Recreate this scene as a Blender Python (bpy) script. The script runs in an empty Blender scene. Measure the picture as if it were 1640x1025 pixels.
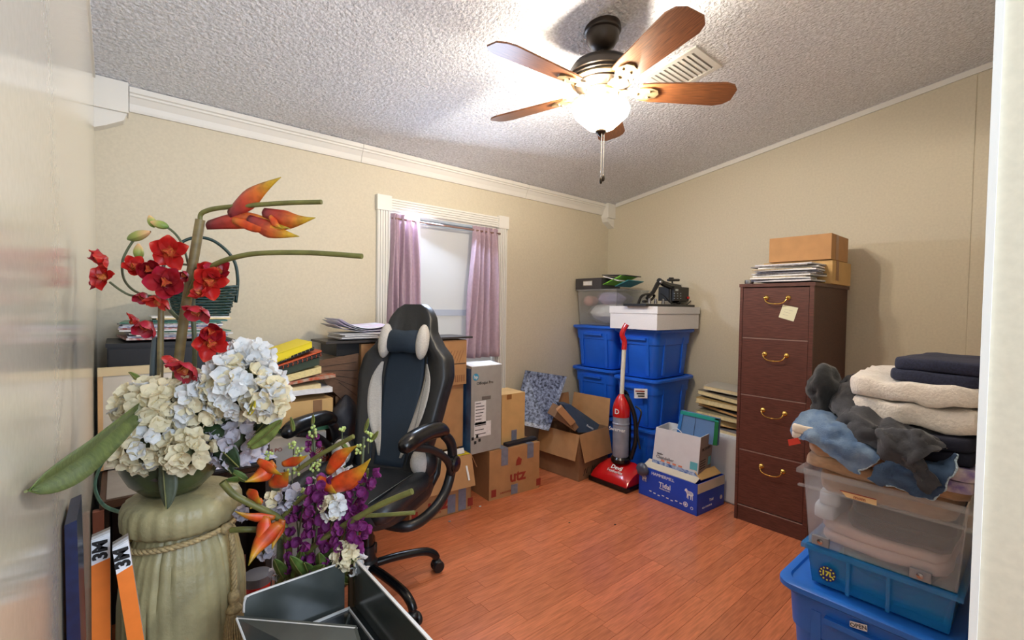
import bpy, bmesh, math, random
from mathutils import Vector, Matrix, noise, Euler
R = random.Random(7)
S = bpy.context.scene
COL = S.collection
V = Vector
# ------------------------------------------------------------------ camera
FPX = 739.67; H = 1.19
YAW, PIT, ROL = math.radians(40.517), math.radians(-1.651), math.radians(-0.788)
fw = V((math.sin(YAW)*math.cos(PIT), math.cos(YAW)*math.cos(PIT), math.sin(PIT)))
rt = V((math.cos(YAW), -math.sin(YAW), 0)); dn = fw.cross(rt)
cr, sr = math.cos(ROL), math.sin(ROL)
rt, dn = cr*rt + sr*dn, -sr*rt + cr*dn
CAM = V((0, 0, H))
cd = bpy.data.cameras.new('camera'); cam = bpy.data.objects.new('camera', cd); COL.objects.link(cam)
cd.sensor_width = 36; cd.lens = FPX/1640*36; cd.clip_start = 0.02
m = Matrix((rt, -dn, -fw)).transposed().to_4x4(); m.translation = CAM; cam.matrix_world = m
S.camera = cam
# ------------------------------------------------------------------ world, lights, exposure
w = bpy.data.worlds.new('world'); S.world = w; w.use_nodes = True
w.node_tree.nodes['Background'].inputs[0].default_value = (0.86, 0.93, 1, 1)
w.node_tree.nodes['Background'].inputs[1].default_value = 1.3
S.view_settings.view_transform = 'Standard'; S.view_settings.look = 'None'
S.view_settings.exposure = 0.72; S.view_settings.gamma = 1; S.view_settings.use_curve_mapping = False
BOWL_W = 22.0
def area(name, loc, target, sx, sy, power, col):
    l = bpy.data.lights.new(name, 'AREA'); l.shape = 'RECTANGLE'; l.size = sx; l.size_y = sy; l.energy = power; l.color = col
    o = bpy.data.objects.new(name, l); COL.objects.link(o); o.location = loc
    o.rotation_euler = (V(target)-V(loc)).to_track_quat('-Z', 'Y').to_euler(); return o
area('hallway_fill', (0.60, -1.05, 1.55), (1.0, 2.0, 0.9), 0.9, 1.4, 34, (0.66, 0.80, 1.0))  # added cool fill lamp behind the camera, stands for no visible source
area('window_daylight', (1.63, 2.50, 1.730), (1.2, 0.6, 0.5), 0.60, 0.05, 9, (0.62, 0.76, 1.0))

# ------------------------------------------------------------------ pixel rays (1640x1025 frame) to world points
def ray(x, y): return rt*((x-820)/FPX) + dn*((y-512.5)/FPX) + fw
def AT(x, y, d): return CAM + ray(x, y)*d
def pl(x, y, ax, val):
    r = ray(x, y); return CAM + r*((val-CAM[ax])/r[ax])
def PX(x, y, X): return pl(x, y, 0, X)
def PY(x, y, Y): return pl(x, y, 1, Y)
def PZ(x, y, Z): return pl(x, y, 2, Z)

# ------------------------------------------------------------------ materials
def lin(c):
    return tuple(((v/255)/12.92 if v/255 <= .04045 else ((v/255+.055)/1.055)**2.4) for v in c)
MATS = {}
def mat(name, c, rough=.6, metal=0, nz=None, bump=None, spec=.5, emit=None, alpha=None, trans=None, rnd=0, sheen=0, coat=0, stretch=None, c2=None, ttl=None, translucent=None):
    """c sRGB; nz=(scale,amount); bump=(scale,strength,dist)"""
    if name in MATS: return MATS[name]
    m = bpy.data.materials.new(name); m.use_nodes = True; nt = m.node_tree; N = nt.nodes; L = nt.links
    b = N['Principled BSDF']; base = lin(c)
    b.inputs['Base Color'].default_value = (*base, 1); b.inputs['Roughness'].default_value = rough
    b.inputs['Metallic'].default_value = metal; b.inputs['Specular IOR Level'].default_value = spec
    if sheen: b.inputs['Sheen Weight'].default_value = sheen
    if coat: b.inputs['Coat Weight'].default_value = coat; b.inputs['Coat Roughness'].default_value = .15
    tc = N.new('ShaderNodeTexCoord'); mp = N.new('ShaderNodeMapping'); L.new(tc.outputs['Object'], mp.inputs[0])
    if stretch: mp.inputs['Scale'].default_value = stretch
    out = None
    if nz or c2:
        n = N.new('ShaderNodeTexNoise'); n.inputs['Scale'].default_value = (nz or (8, .1))[0]; n.inputs['Detail'].default_value = 5
        L.new(mp.outputs[0], n.inputs['Vector'])
        r = N.new('ShaderNodeValToRGB'); L.new(n.outputs[0], r.inputs[0])
        a = (nz or (8, .1))[1]; d2 = lin(c2) if c2 else tuple(min(1, v*(1+a)) for v in base); d1 = base if c2 else tuple(v*(1-a) for v in base)
        r.color_ramp.elements[0].position = .35; r.color_ramp.elements[1].position = .65
        r.color_ramp.elements[0].color = (*d1, 1); r.color_ramp.elements[1].color = (*d2, 1)
        out = r.outputs[0]
    if rnd:
        oi = N.new('ShaderNodeObjectInfo'); hs = N.new('ShaderNodeHueSaturation')
        mr = N.new('ShaderNodeMapRange'); L.new(oi.outputs['Random'], mr.inputs[0]); mr.inputs[3].default_value = 1-rnd; mr.inputs[4].default_value = 1+rnd
        L.new(mr.outputs[0], hs.inputs['Value'])
        if out: L.new(out, hs.inputs['Color'])
        else: hs.inputs['Color'].default_value = (*base, 1)
        out = hs.outputs[0]
    if ttl:   # gradient along UV.x : list of (pos, colour)
        uv = N.new('ShaderNodeUVMap'); sp = N.new('ShaderNodeSeparateXYZ'); L.new(uv.outputs[0], sp.inputs[0])
        r = N.new('ShaderNodeValToRGB'); L.new(sp.outputs[0], r.inputs[0])
        while len(r.color_ramp.elements) < len(ttl): r.color_ramp.elements.new(.5)
        for e, (p, cc) in zip(r.color_ramp.elements, ttl): e.position = p; e.color = (*lin(cc), 1)
        out = r.outputs[0]
        if nz:
            mx = N.new('ShaderNodeMixRGB'); mx.blend_type = 'MULTIPLY'; mx.inputs[0].default_value = .6
            n = N.new('ShaderNodeTexNoise'); n.inputs['Scale'].default_value = nz[0]; L.new(mp.outputs[0], n.inputs['Vector'])
            r2 = N.new('ShaderNodeValToRGB'); L.new(n.outputs[0], r2.inputs[0]); r2.color_ramp.elements[0].color = (.35, .35, .35, 1); r2.color_ramp.elements[1].color = (1, 1, 1, 1)
            r2.color_ramp.elements[0].position = .3; r2.color_ramp.elements[1].position = .6
            L.new(out, mx.inputs[1]); L.new(r2.outputs[0], mx.inputs[2]); out = mx.outputs[0]
    if out: L.new(out, b.inputs['Base Color'])
    if bump:
        n = N.new('ShaderNodeTexNoise'); n.inputs['Scale'].default_value = bump[0]; n.inputs['Detail'].default_value = 4
        L.new(mp.outputs[0] if stretch else tc.outputs['Object'], n.inputs['Vector'])
        bp = N.new('ShaderNodeBump'); bp.inputs['Strength'].default_value = bump[1]; bp.inputs['Distance'].default_value = bump[2] if len(bump) > 2 else .002
        L.new(n.outputs[0], bp.inputs['Height']); L.new(bp.outputs[0], b.inputs['Normal'])
    if emit: b.inputs['Emission Color'].default_value = (*lin(emit[0]), 1); b.inputs['Emission Strength'].default_value = emit[1]
    if trans: b.inputs['Transmission Weight'].default_value = trans
    if alpha: b.inputs['Alpha'].default_value = alpha
    if translucent:
        t = N.new('ShaderNodeBsdfTranslucent'); t.inputs[0].default_value = (*lin(translucent[0]), 1)
        ms = N.new('ShaderNodeMixShader'); ms.inputs[0].default_value = translucent[1]
        L.new(b.outputs[0], ms.inputs[1]); L.new(t.outputs[0], ms.inputs[2]); L.new(ms.outputs[0], N['Material Output'].inputs[0])
    MATS[name] = m; return m

# ------------------------------------------------------------------ mesh builder
class MB:
    def __init__(s): s.v = []; s.f = []; s.uv = {}
    def add(s, vs, fs, uvs=None):
        n = len(s.v); s.v += [V(p) for p in vs]
        for i, f in enumerate(fs): s.f.append([k+n for k in f])
        if uvs:
            for i, u in enumerate(uvs): s.uv[n+i] = u
        return s
    def hexa(s, p):   # bottom 4 ccw, top 4 ccw
        return s.add(p, [(3,2,1,0),(4,5,6,7),(0,1,5,4),(1,2,6,5),(2,3,7,6),(3,0,4,7)])
    def box(s, x0, x1, y0, y1, z0, z1):
        return s.hexa([(x0,y0,z0),(x1,y0,z0),(x1,y1,z0),(x0,y1,z0),(x0,y0,z1),(x1,y0,z1),(x1,y1,z1),(x0,y1,z1)])
    def obox(s, o, a, b, c):  # corner + three edge vectors
        o, a, b, c = V(o), V(a), V(b), V(c)
        if a.cross(b).dot(c) < 0: a, b = b, a
        return s.hexa([o, o+a, o+a+b, o+b, o+c, o+a+c, o+a+b+c, o+b+c])
    def slab(s, q, t):  # quad q (list of 4+ points), thickness vector t
        q = [V(p) for p in q]; t = V(t); n = len(q)
        nn = sum(((q[i]-q[0]).cross(q[i+1]-q[0]) for i in range(1, n-1)), V())
        if nn.dot(t) < 0: q = q[::-1]
        return s.add(q+[p+t for p in q], [tuple(range(n))[::-1], tuple(range(n, 2*n))]+[(i, (i+1) % n, (i+1) % n+n, i+n) for i in range(n)])
    def tube(s, pts, r, n=8, cap=True, flat=1.0):
        pts = [V(p) for p in pts]; k = len(pts)
        if not hasattr(r, '__len__'): r = [r]*k
        up = None; vs = []
        for i, p in enumerate(pts):
            t = (pts[min(i+1, k-1)]-pts[max(i-1, 0)]).normalized()
            if up is None: up = t.orthogonal().normalized()
            else:
                up = up-t*up.dot(t)
                up = up.normalized() if up.length > 1e-6 else t.orthogonal().normalized()
            si = t.cross(up)
            for j in range(n):
                a = 2*math.pi*j/n; vs.append(p+(up*math.cos(a)*flat+si*math.sin(a))*r[i])
        fs = [(i*n+j, i*n+(j+1) % n, (i+1)*n+(j+1) % n, (i+1)*n+j) for i in range(k-1) for j in range(n)]
        if cap: fs += [tuple(range(n))[::-1], tuple(range((k-1)*n, k*n))]
        return s.add(vs, fs)
    def lathe(s, prof, c=(0,0,0), n=32, M=None, mod=None, sx=1, sy=1):
        c = V(c); vs = []; k = len(prof)
        for i, (r, z) in enumerate(prof):
            for j in range(n):
                a = 2*math.pi*j/n; rr = r*(mod(a, z) if mod else 1); p = V((rr*math.cos(a)*sx, rr*math.sin(a)*sy, z))
                if M: p = M @ p
                vs.append(c+p)
        fs = [(i*n+j, i*n+(j+1) % n, (i+1)*n+(j+1) % n, (i+1)*n+j) for i in range(k-1) for j in range(n)]
        fs += [tuple(range(n))[::-1], tuple(range((k-1)*n, k*n))]
        return s.add(vs, fs)
    def blob(s, c, rx, ry, rz, n=10, M=None, nz=0, seed=0):
        prof = [(max(.02, math.sin(math.pi*i/n)), -math.cos(math.pi*i/n)) for i in range(n+1)]; c = V(c)
        m2 = MB().lathe(prof, n=n+4); vs = []
        for p in m2.v:
            q = V((p.x*rx, p.y*ry, p.z*rz))
            if nz: q *= 1+nz*noise.noise(p*1.7+V((seed*3.1, 0, 0)))
            if M: q = M @ q
            vs.append(c+q)
        return s.add(vs, m2.f)
    def grid(s, g, thick=0, uv=True):
        nr, nc = len(g), len(g[0]); vs = [V(p) for row in g for p in row]
        fs = [(i*nc+j, i*nc+j+1, (i+1)*nc+j+1, (i+1)*nc+j) for i in range(nr-1) for j in range(nc-1)]
        us = [(i/(nr-1), j/(nc-1)) for i in range(nr) for j in range(nc)]
        if not thick: return s.add(vs, fs, us)
        nrm = []
        for i in range(nr):
            for j in range(nc):
                a = V(g[min(i+1, nr-1)][j])-V(g[max(i-1, 0)][j]); b = V(g[i][min(j+1, nc-1)])-V(g[i][max(j-1, 0)])
                n_ = b.cross(a); nrm.append(n_.normalized() if n_.length > 1e-12 else V((0, 0, 1)))
        N_ = len(vs); v2 = [p-n_*thick for p, n_ in zip(vs, nrm)]
        f2 = [tuple(k+N_ for k in f[::-1]) for f in fs]
        rim = [i for i in range(nc)]+[i*nc+nc-1 for i in range(1, nr)]+[(nr-1)*nc+j for j in range(nc-2, -1, -1)]+[i*nc for i in range(nr-2, 0, -1)]
        f3 = [(rim[i], rim[i]+N_, rim[(i+1) % len(rim)]+N_, rim[(i+1) % len(rim)]) for i in range(len(rim))]
        return s.add(vs+v2, fs+f2+f3, us+us)
    def mesh(s, name, off=V((0,0,0)), bev=0, seg=2, smooth=None):
        bm = bmesh.new(); vv = [bm.verts.new(p-off) for p in s.v]
        for f in s.f:
            try: bm.faces.new([vv[k] for k in f])
            except ValueError: pass
        uvl = bm.loops.layers.uv.new('UVMap') if s.uv else None
        if uvl:
            bm.verts.index_update()
            for f in bm.faces:
                for l in f.loops: l[uvl].uv = s.uv.get(l.vert.index, (0, 0))
        if bev:
            es = [e for e in bm.edges if len(e.link_faces) == 2 and e.calc_face_angle(0) > .5]
            bmesh.ops.bevel(bm, geom=es, offset=bev, segments=seg, affect='EDGES', profile=.5, clamp_overlap=True)
        bmesh.ops.recalc_face_normals(bm, faces=bm.faces)
        me = bpy.data.meshes.new(name); bm.to_mesh(me); bm.free()
        if smooth is None: smooth = False
        if smooth:
            me.polygons.foreach_set('use_smooth', [True]*len(me.polygons))
            if smooth is not True: me.set_sharp_from_angle(angle=math.radians(smooth))
        me.update(); return me

def root(name, label, cat, loc, group=None):
    o = bpy.data.objects.new(name, None); o.empty_display_size = .05; COL.objects.link(o); o.location = loc
    o['label'] = label; o['category'] = cat
    if group: o['group'] = group
    o['_o'] = tuple(loc); return o
def org(o): return V(o['_o']) if '_o' in o else V((0,0,0))
def part(name, mb, mt, parent, label=None, bev=0, smooth=None, seg=2, kind=None):
    off = org(parent)
    o = bpy.data.objects.new(name, mb.mesh(name, off, bev, seg, smooth)); COL.objects.link(o); o.parent = parent
    o.data.materials.append(mt); o['_o'] = tuple(off)
    if label: o['label'] = label
    if kind: o['kind'] = kind
    return o
def single(name, mb, mt, label, cat, group=None, bev=0, smooth=None, seg=2):
    xs = mb.v; lo = V([min(p[i] for p in xs) for i in range(3)]); hi = V([max(p[i] for p in xs) for i in range(3)])
    off = V(((lo.x+hi.x)/2, (lo.y+hi.y)/2, lo.z))
    o = bpy.data.objects.new(name, mb.mesh(name, off, bev, seg, smooth)); COL.objects.link(o); o.location = off
    o.data.materials.append(mt); o['label'] = label; o['category'] = cat; o['_o'] = tuple(off)
    if group: o['group'] = group
    return o
def struct(name, mb, mt, bev=0, smooth=None):
    o = bpy.data.objects.new(name, mb.mesh(name, V((0,0,0)), bev, 2, smooth)); COL.objects.link(o)
    o.data.materials.append(mt); o['kind'] = 'structure'; o['_o'] = (0, 0, 0); return o
def inst(name, me, M, parent, label=None):
    o = bpy.data.objects.new(name, me); COL.objects.link(o); o.parent = parent
    o.matrix_local = Matrix.Translation(-org(parent)) @ M
    if label: o['label'] = label
    return o
def lettering(text, h, c, right, up, mt, parent, depth=.0006, name='lettering', bold=0, sx=1):
    right = V(right).normalized(); up = V(up); up = (up-right*up.dot(right)).normalized(); nn = right.cross(up)
    cu = bpy.data.curves.new('t', 'FONT'); cu.body = text; cu.size = h*1.4; cu.align_x = 'CENTER'; cu.align_y = 'CENTER'
    cu.extrude = depth; cu.offset = bold; cu.resolution_u = 2
    t = bpy.data.objects.new('t', cu); COL.objects.link(t)
    bpy.context.view_layer.update(); dg = bpy.context.evaluated_depsgraph_get()
    me = bpy.data.meshes.new_from_object(t.evaluated_get(dg)); bpy.data.objects.remove(t); bpy.data.curves.remove(cu)
    me.name = name; me.materials.clear(); me.materials.append(mt)
    M = Matrix((right*sx, up, nn)).transposed().to_4x4(); me.transform(M)
    me.transform(Matrix.Translation(V(c)-org(parent)))
    o = bpy.data.objects.new(name, me); COL.objects.link(o); o.parent = parent; o['_o'] = tuple(org(parent)); return o
def cat(pts, n=6):   # catmull-rom
    pts = [V(p) for p in pts]; out = []
    for i in range(len(pts)-1):
        a, b, c, d = pts[max(i-1, 0)], pts[i], pts[i+1], pts[min(i+2, len(pts)-1)]
        for k in range(n):
            t = k/n; out.append(.5*((2*b)+(c-a)*t+(2*a-5*b+4*c-d)*t*t+(3*b-a-3*c+d)*t**3))
    out.append(pts[-1]); return out
def loft(rows, nu=5, nv=5, nz=0, ns=12, seed=0, fold=0):
    rr = [cat(r, nu) for r in rows]; cols = [cat([r[j] for r in rr], nv) for j in range(len(rr[0]))]
    g = [[cols[j][i] for j in range(len(cols))] for i in range(len(cols[0]))]
    if nz:
        for i in range(len(g)):
            for j in range(len(g[0])):
                p = g[i][j]; g[i][j] = p+noise.noise_vector(p*ns+V((seed*7, seed, 0)))*nz+noise.noise_vector(p*ns*2.7+V((seed*3, 5, 0)))*nz*.4
    return g
def lerp(a, b, t): return V(a)*(1-t)+V(b)*t

# common materials
wallm = mat('wall_vinyl_beige', (206,197,176), .55, nz=(90,.035), bump=(140,.15,.001), spec=.35)
wallg = mat('wall_gloss_beige', (219,214,196), .2, nz=(90,.03), bump=(60,.03,.001), spec=1.0, coat=.5)  # base lightened to stand in for daylight reflected along this wall
ceilm = mat('popcorn_ceiling', (226,229,236), .9, nz=(95,.16), bump=(75,1.0,.018))
trimm = mat('white_trim', (226,224,218), .4, bump=(50,.05))
floorm = mat('laminate', (208,122,82), .22, nz=(9,.15), stretch=(1.2,14,14), rnd=.13, spec=.6, bump=(18,.05,.0006))
subm = mat('underlay', (92,52,36), .7)
card = mat('cardboard', (178,134,90), .85, nz=(14,.07), bump=(60,.12), rnd=.06)
card2 = mat('cardboard_dark', (140,104,74), .88, nz=(14,.08), bump=(60,.12))
cardl = mat('cardboard_light', (206,168,112), .85, nz=(14,.05), bump=(60,.1))
cardw = mat('cardboard_white', (212,214,220), .7, nz=(20,.02))
cardg = mat('cardboard_grey', (158,156,152), .75, nz=(20,.04))
paper = mat('paper_white', (226,226,228), .75, nz=(60,.06))
paperc = mat('paper_cream', (218,200,156), .8, nz=(60,.08))
black = mat('black_plastic', (24,25,28), .38, bump=(80,.05))
blackg = mat('black_gloss', (14,14,16), .18)
tapeg = mat('grey_blue_tape', (120,128,148), .35, nz=(40,.12))
inkr = mat('red_brown_ink', (150,52,38), .8)
inkb = mat('black_ink', (30,28,28), .8)
inkw = mat('white_ink', (235,235,235), .6)
inkbl = mat('blue_ink', (52,120,176), .7)
redm = mat('red_gloss_plastic', (196,22,26), .2, coat=.5)
bluem = mat('blue_tote_plastic', (26,98,214), .42, bump=(200,.05), nz=(3,.06))
blued = mat('dark_blue_plastic', (20,52,110), .45)
steel = mat('steel', (170,170,175), .25, metal=1)
brass = mat('polished_brass', (214,176,96), .22, metal=1)
bronze = mat('oiled_bronze', (52,44,38), .38, metal=.55)

# ================================================================== structure
XL, XR, YB = -.065, 3.3, 2.57; SL = .15
def cz(y): return 2.08+SL*(YB-y)
struct('ceiling', MB().hexa([(XL-.1, -1.25, cz(-1.25)), (XR+.1, -1.25, cz(-1.25)), (XR+.1, YB+.1, cz(YB+.1)), (XL-.1, YB+.1, cz(YB+.1)),
      (XL-.1, -1.25, cz(-1.25)+.1), (XR+.1, -1.25, cz(-1.25)+.1), (XR+.1, YB+.1, cz(YB+.1)+.1), (XL-.1, YB+.1, cz(YB+.1)+.1)]), ceilm)
fl = struct('floor', MB().box(XL-.1, XR+.1, -1.25, YB+.1, -.1, -.008), subm)
PW = .0655; meshes = {}
def plank_mesh(L):
    if L not in meshes:
        me = MB().box(0, L-.0012, 0, PW-.0012, -.008, 0).mesh('plank', bev=.0007, seg=1); me.materials.append(floorm); meshes[L] = me
    return meshes[L]
y = YB-PW; row = 0
while y > -.06:
    x = XL; k = 0; seq = []
    L = [.52, .30, .42, .22][(row*7) % 4]
    while x < XR-.01:
        L2 = min(L, XR-x); L2 = round(L2, 2)
        if L2 < .05: break
        inst('plank', plank_mesh(L2), Matrix.Translation((x, y, 0)), fl); x += L2
        L = R.choice([.42, .52, .62, .52])
    y -= PW; row += 1
part('hall_floor', MB().box(XL, XR, -1.25, y+PW, -.008, -.001), floorm, fl)
struct('wall_left', MB().box(XL-.1, XL, -1.25, YB+.1, 0, 2.7), wallg)
wr = struct('wall_right', MB().box(XR, XR+.1, -1.25, YB+.1, 0, 2.75), wallm)
sy = PX(1555, 300, XR).y
part('seam_strip', MB().box(XR-.003, XR+.01, sy-.006, sy+.006, 0, cz(sy)), wallm, wr)
WX0, WX1, WZ0, WZ1 = 1.225, 2.05, .60, 1.75
wb = MB(); wb.box(XL, WX0, YB, YB+.12, 0, 2.3); wb.box(WX1, XR, YB, YB+.12, 0, 2.3); wb.box(WX0, WX1, YB, YB+.12, 0, WZ0); wb.box(WX0, WX1, YB, YB+.12, WZ1, 2.3)
struct('wall_back', wb, wallm)
struct('wall_front', MB().box(.8, XR, -.08, .052, 0, 2.7), wallm)
struct('wall_hall', MB().box(XL, XR, -1.25, -1.15, 0, 2.75), wallm)
struct('trim_5', MB().box(.795, .803, .048, .0555, 0, 2.5), trimm)   # corner bead on the wall end
# crown moulding (profile along X) with corner blocks
c = struct('trim_1', MB(), trimm)
zt = cz(YB)
def profile_x(prof, x0, x1):
    mb = MB(); n = len(prof); mb.add([(x0, YB-a, b) for a, b in prof]+[(x1, YB-a, b) for a, b in prof],
        [tuple(range(n)), tuple(range(n, 2*n))[::-1]]+[(i, (i+1) % n, (i+1) % n+n, i+n) for i in range(n)]); return mb
pr = [(0, 1.992), (.012, 1.992), (.016, 2.002), (.022, 2.022), (.036, 2.046), (.042, 2.050), (.042, 2.058), (.050, 2.062), (.050, zt+.004), (0, zt+.004)]
for a, b in ((.045, 1.05), (1.052, 2.3), (2.302, 3.2)): part('moulding', profile_x(pr, a, b), trimm, c)
for x0, x1, sgn in ((XL, .042, 1), (3.2, XR, -1)):
    b = MB(); b.box(x0, x1, YB-.075, YB, 1.965, zt+.008)
    part('corner_block', b, trimm, c, bev=.003)
    b = MB(); xa, xb = (x0, x1) if sgn > 0 else (x1, x0)
    b.slab([(xa, YB-.06, 1.965), (xa+(xb-xa)*.95, YB-.06, 1.965), (xa+(xb-xa)*.85, YB-.06, 1.935), (xa+(xb-xa)*.3, YB-.06, 1.90), (xa, YB-.06, 1.885)], (0, .06, 0))
    part('corner_block_drop', b, trimm, c)
tr = MB(); tr.hexa([(XR-.012, 0.05, cz(.05)-.03), (XR, .05, cz(.05)-.03), (XR, YB-.08, cz(YB-.08)-.03), (XR-.012, YB-.08, cz(YB-.08)-.03),
                    (XR-.012, 0.05, cz(.05)), (XR, .05, cz(.05)), (XR, YB-.08, cz(YB-.08)), (XR-.012, YB-.08, cz(YB-.08))])
struct('trim_2', tr, trimm)
tr = MB(); tr.hexa([(XL, -1.1, cz(-1.1)-.018), (XL+.006, -1.1, cz(-1.1)-.018), (XL+.006, YB-.08, cz(YB-.08)-.018), (XL, YB-.08, cz(YB-.08)-.018),
                    (XL, -1.1, cz(-1.1)), (XL+.006, -1.1, cz(-1.1)), (XL+.006, YB-.08, cz(YB-.08)), (XL, YB-.08, cz(YB-.08))])
struct('trim_3', tr, trimm)
struct('baseboard_back', MB().box(XL, XR, YB-.01, YB, 0, .07), trimm, bev=.002)
struct('baseboard_right', MB().box(XR-.01, XR, .06, YB-.01, 0, .07), trimm, bev=.002)
# window
wn = struct('window_1', MB(), trimm)
def fluted(x0, x1, z0, z1, vert=True):
    mb = MB(); mb.box(x0, x1, YB-.014, YB, z0, z1); n = 5
    for i in range(n):
        if vert:
            w_ = (x1-x0)/n; mb.box(x0+w_*(i+.18), x0+w_*(i+.82), YB-.02, YB-.014, z0, z1)
        else:
            w_ = (z1-z0)/n; mb.box(x0, x1, YB-.02, YB-.014, z0+w_*(i+.18), z0+w_*(i+.82))
    return mb
part('casing', fluted(1.148, WX0+.002, .55, WZ1, True), trimm, wn)
part('casing', fluted(WX1-.002, 2.128, .55, WZ1, True), trimm, wn)
part('casing', fluted(WX0, WX1, WZ1-.004, WZ1+.07, False), trimm, wn)
for a, b in ((1.143, 1.232), (2.043, 2.133)): part('rosette_block', MB().box(a, b, YB-.028, YB, WZ1-.008, WZ1+.08), trimm, wn, bev=.004)
part('sill', MB().box(1.13, 2.15, YB-.05, YB+.03, .555, .60), trimm, wn, bev=.004)
jb = MB(); jb.box(WX0, WX0+.012, YB, YB+.12, WZ0, WZ1); jb.box(WX1-.012, WX1, YB, YB+.12, WZ0, WZ1); jb.box(WX0, WX1, YB, YB+.12, WZ1-.012, WZ1)
part('jamb_lining', jb, trimm, wn)
sash = mat('sash_vinyl', (150,156,166), .5)
for z0, z1, yy in ((.60, 1.165, .07), (1.13, 1.74, .09)):
    s_ = MB()
    s_.box(WX0+.012, WX0+.05, YB+yy, YB+yy+.02, z0, z1); s_.box(WX1-.05, WX1-.012, YB+yy, YB+yy+.02, z0, z1)
    s_.box(WX0+.05, WX1-.05, YB+yy, YB+yy+.02, z0, z0+.035); s_.box(WX0+.05, WX1-.05, YB+yy, YB+yy+.02, z1-.035, z1)
    sf = part('sash', s_, sash, wn)
    glass = mat('window_glass', (235,240,245), .02, trans=1, alpha=.25)
    part('pane', MB().box(WX0+.05, WX1-.05, YB+yy+.008, YB+yy+.011, z0+.035, z1-.035), glass, sf)
# translucent roller shade, its daylight glow partly put in as emission
shm = mat('back_lit_shade', (190,190,188), .8, emit=((224,226,228), .10), translucent=((235,235,235), .1))
b = root('roller_shade', 'pale translucent roller shade glowing with daylight in the window between the curtains', 'shade', (1.637, YB+.035, .66))
sg = [[V((WX0+.02+(WX1-WX0-.04)*j/12, YB+.035, z - (.012*math.sin(math.pi*j/12) if k == 0 else 0))) for j in range(13)] for k, z in enumerate((1.708, 1.16, .66))]
part('shade_cloth', MB().grid(sg, .002), shm, b)
part('hem_bar', MB().box(WX0+.02, WX1-.02, YB+.03, YB+.04, .645, .662), trimm, b)
part('sash_silhouette', MB().box(WX0+.03, WX1-.03, YB+.029, YB+.0345, 1.125, 1.165), mat('silhouette_grey', (152,156,166), .8, emit=((170,176,190), .18)), b, label='grey horizontal band standing for the sash silhouette on the shade')  # backlit sash silhouette made as a grey, faintly glowing strip
# sagging cord from curtain to curtain
part('sagging_cord', MB().tube(cat([PY(655, 357, YB-.012), PY(700, 361, YB-.012), PY(757, 367, YB-.012)], 5), .0028, 6), mat('cord_grey', (120,118,120), .6), b, label='thin grey cord sagging between the curtain tops')
curt = mat('mauve_curtain', (206,182,194), .8, nz=(60,.1), stretch=(1,1,1), translucent=((226,206,216), .4), bump=(150,.2))
rodm = mat('rod_mauve', (150,120,110), .5)
single('curtain_rod', MB().tube([(1.228, YB-.035, 1.70), (2.047, YB-.035, 1.70)], .006, 10), rodm, 'slim tension rod carrying both mauve curtains inside the window casing', 'rod', smooth=True)
def curtain(xt0, xt1, xb0, xb1, zb, lab, seed):
    g = []; n = 70
    zs = [1.728, 1.722, 1.712, 1.70, 1.688, 1.67]+[1.67-(1.67-zb)*i/22 for i in range(1, 23)]
    for k, z in enumerate(zs):
        t = max(0, min(1, (1.67-z)/(1.67-zb))); row = []
        pinch = math.exp(-((z-1.70)/.02)**2)
        for j in range(n+1):
            u = j/n; x = (xt0+(xt1-xt0)*u)*(1-t)+(xb0+(xb1-xb0)*u)*t
            fr = 5.2+1.5*noise.noise(V((u*1.3, seed, 0)))
            a = .016+.012*t; yv = a*math.sin(u*fr*2*math.pi+1.2*math.sin(t*2+seed)+seed)+.005*math.sin(u*23+seed*2+t*3)
            yv += (1-t)*.006*math.sin(u*62)
            row.append(V((x+.004*math.sin(9*t+u*20), YB-.036+yv*(1-.55*pinch), z)))
        g.append(row)
    o = root('curtain', lab, 'curtain', ((xb0+xb1)/2, YB-.04, zb), 'curtains at the window')
    part('curtain_cloth', MB().grid(g, .0012), curt, o, smooth=True)
    top = [[p + V((0, -.010, 0)) for p in r] for r in g[1:5]]
    return o
curtain(1.225, 1.405, 1.20, 1.45, .66, 'left mauve curtain gathered on the rod behind the black chair', 1.3)
curtain(1.81, 2.025, 1.735, 2.075, .84, 'right mauve curtain hanging above the grey printer carton', 4.1)

# ================================================================== ceiling fan
FC = V((1.458, 1.182, 0)); zc = cz(1.182)
fan = root('ceiling_fan', 'bronze ceiling fan with five wooden blades and a lit frosted bowl', 'ceiling fan', (FC.x, FC.y, zc))
def lp(prof): return MB().lathe(prof, FC, 40)
part('canopy', lp([(.068, zc+.012), (.072, zc-.012), (.070, zc-.018), (.064, zc-.022), (.063, zc-.045), (.045, zc-.075), (.028, zc-.085), (.02, zc-.087)]), bronze, fan, smooth=35)
part('downrod', lp([(.013, zc-.08), (.013, 2.165)]), bronze, fan, smooth=35)
part('coupling', lp([(.022, 2.185), (.026, 2.175), (.03, 2.155)]), bronze, fan, smooth=35)
part('motor_housing', lp([(.03, 2.163), (.08, 2.158), (.112, 2.142), (.128, 2.118), (.130, 2.098), (.124, 2.094), (.124, 2.086), (.112, 2.078), (.104, 2.06), (.08, 2.048), (.05, 2.045)]), bronze, fan, smooth=30)
champ = mat('champagne_metal', (150,130,98), .35, metal=.6)
part('motor_band', lp([(.1, 2.085), (.118, 2.080), (.118, 2.074), (.106, 2.066)]), champ, fan, smooth=30)
part('light_collar', lp([(.05, 2.05), (.062, 2.042), (.062, 2.03), (.05, 2.022), (.05, 2.0), (.07, 1.99), (.076, 1.984), (.07, 1.978)]), champ, fan, smooth=30)
wood_c = [(.0, (206,142,74)), (1, (128,74,44))]
def blade_mat():
    m_ = mat('blade_walnut', (120,74,44), .36, nz=(7,.38), stretch=(2.0,40,6), bump=(20,.05))
    return m_
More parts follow.
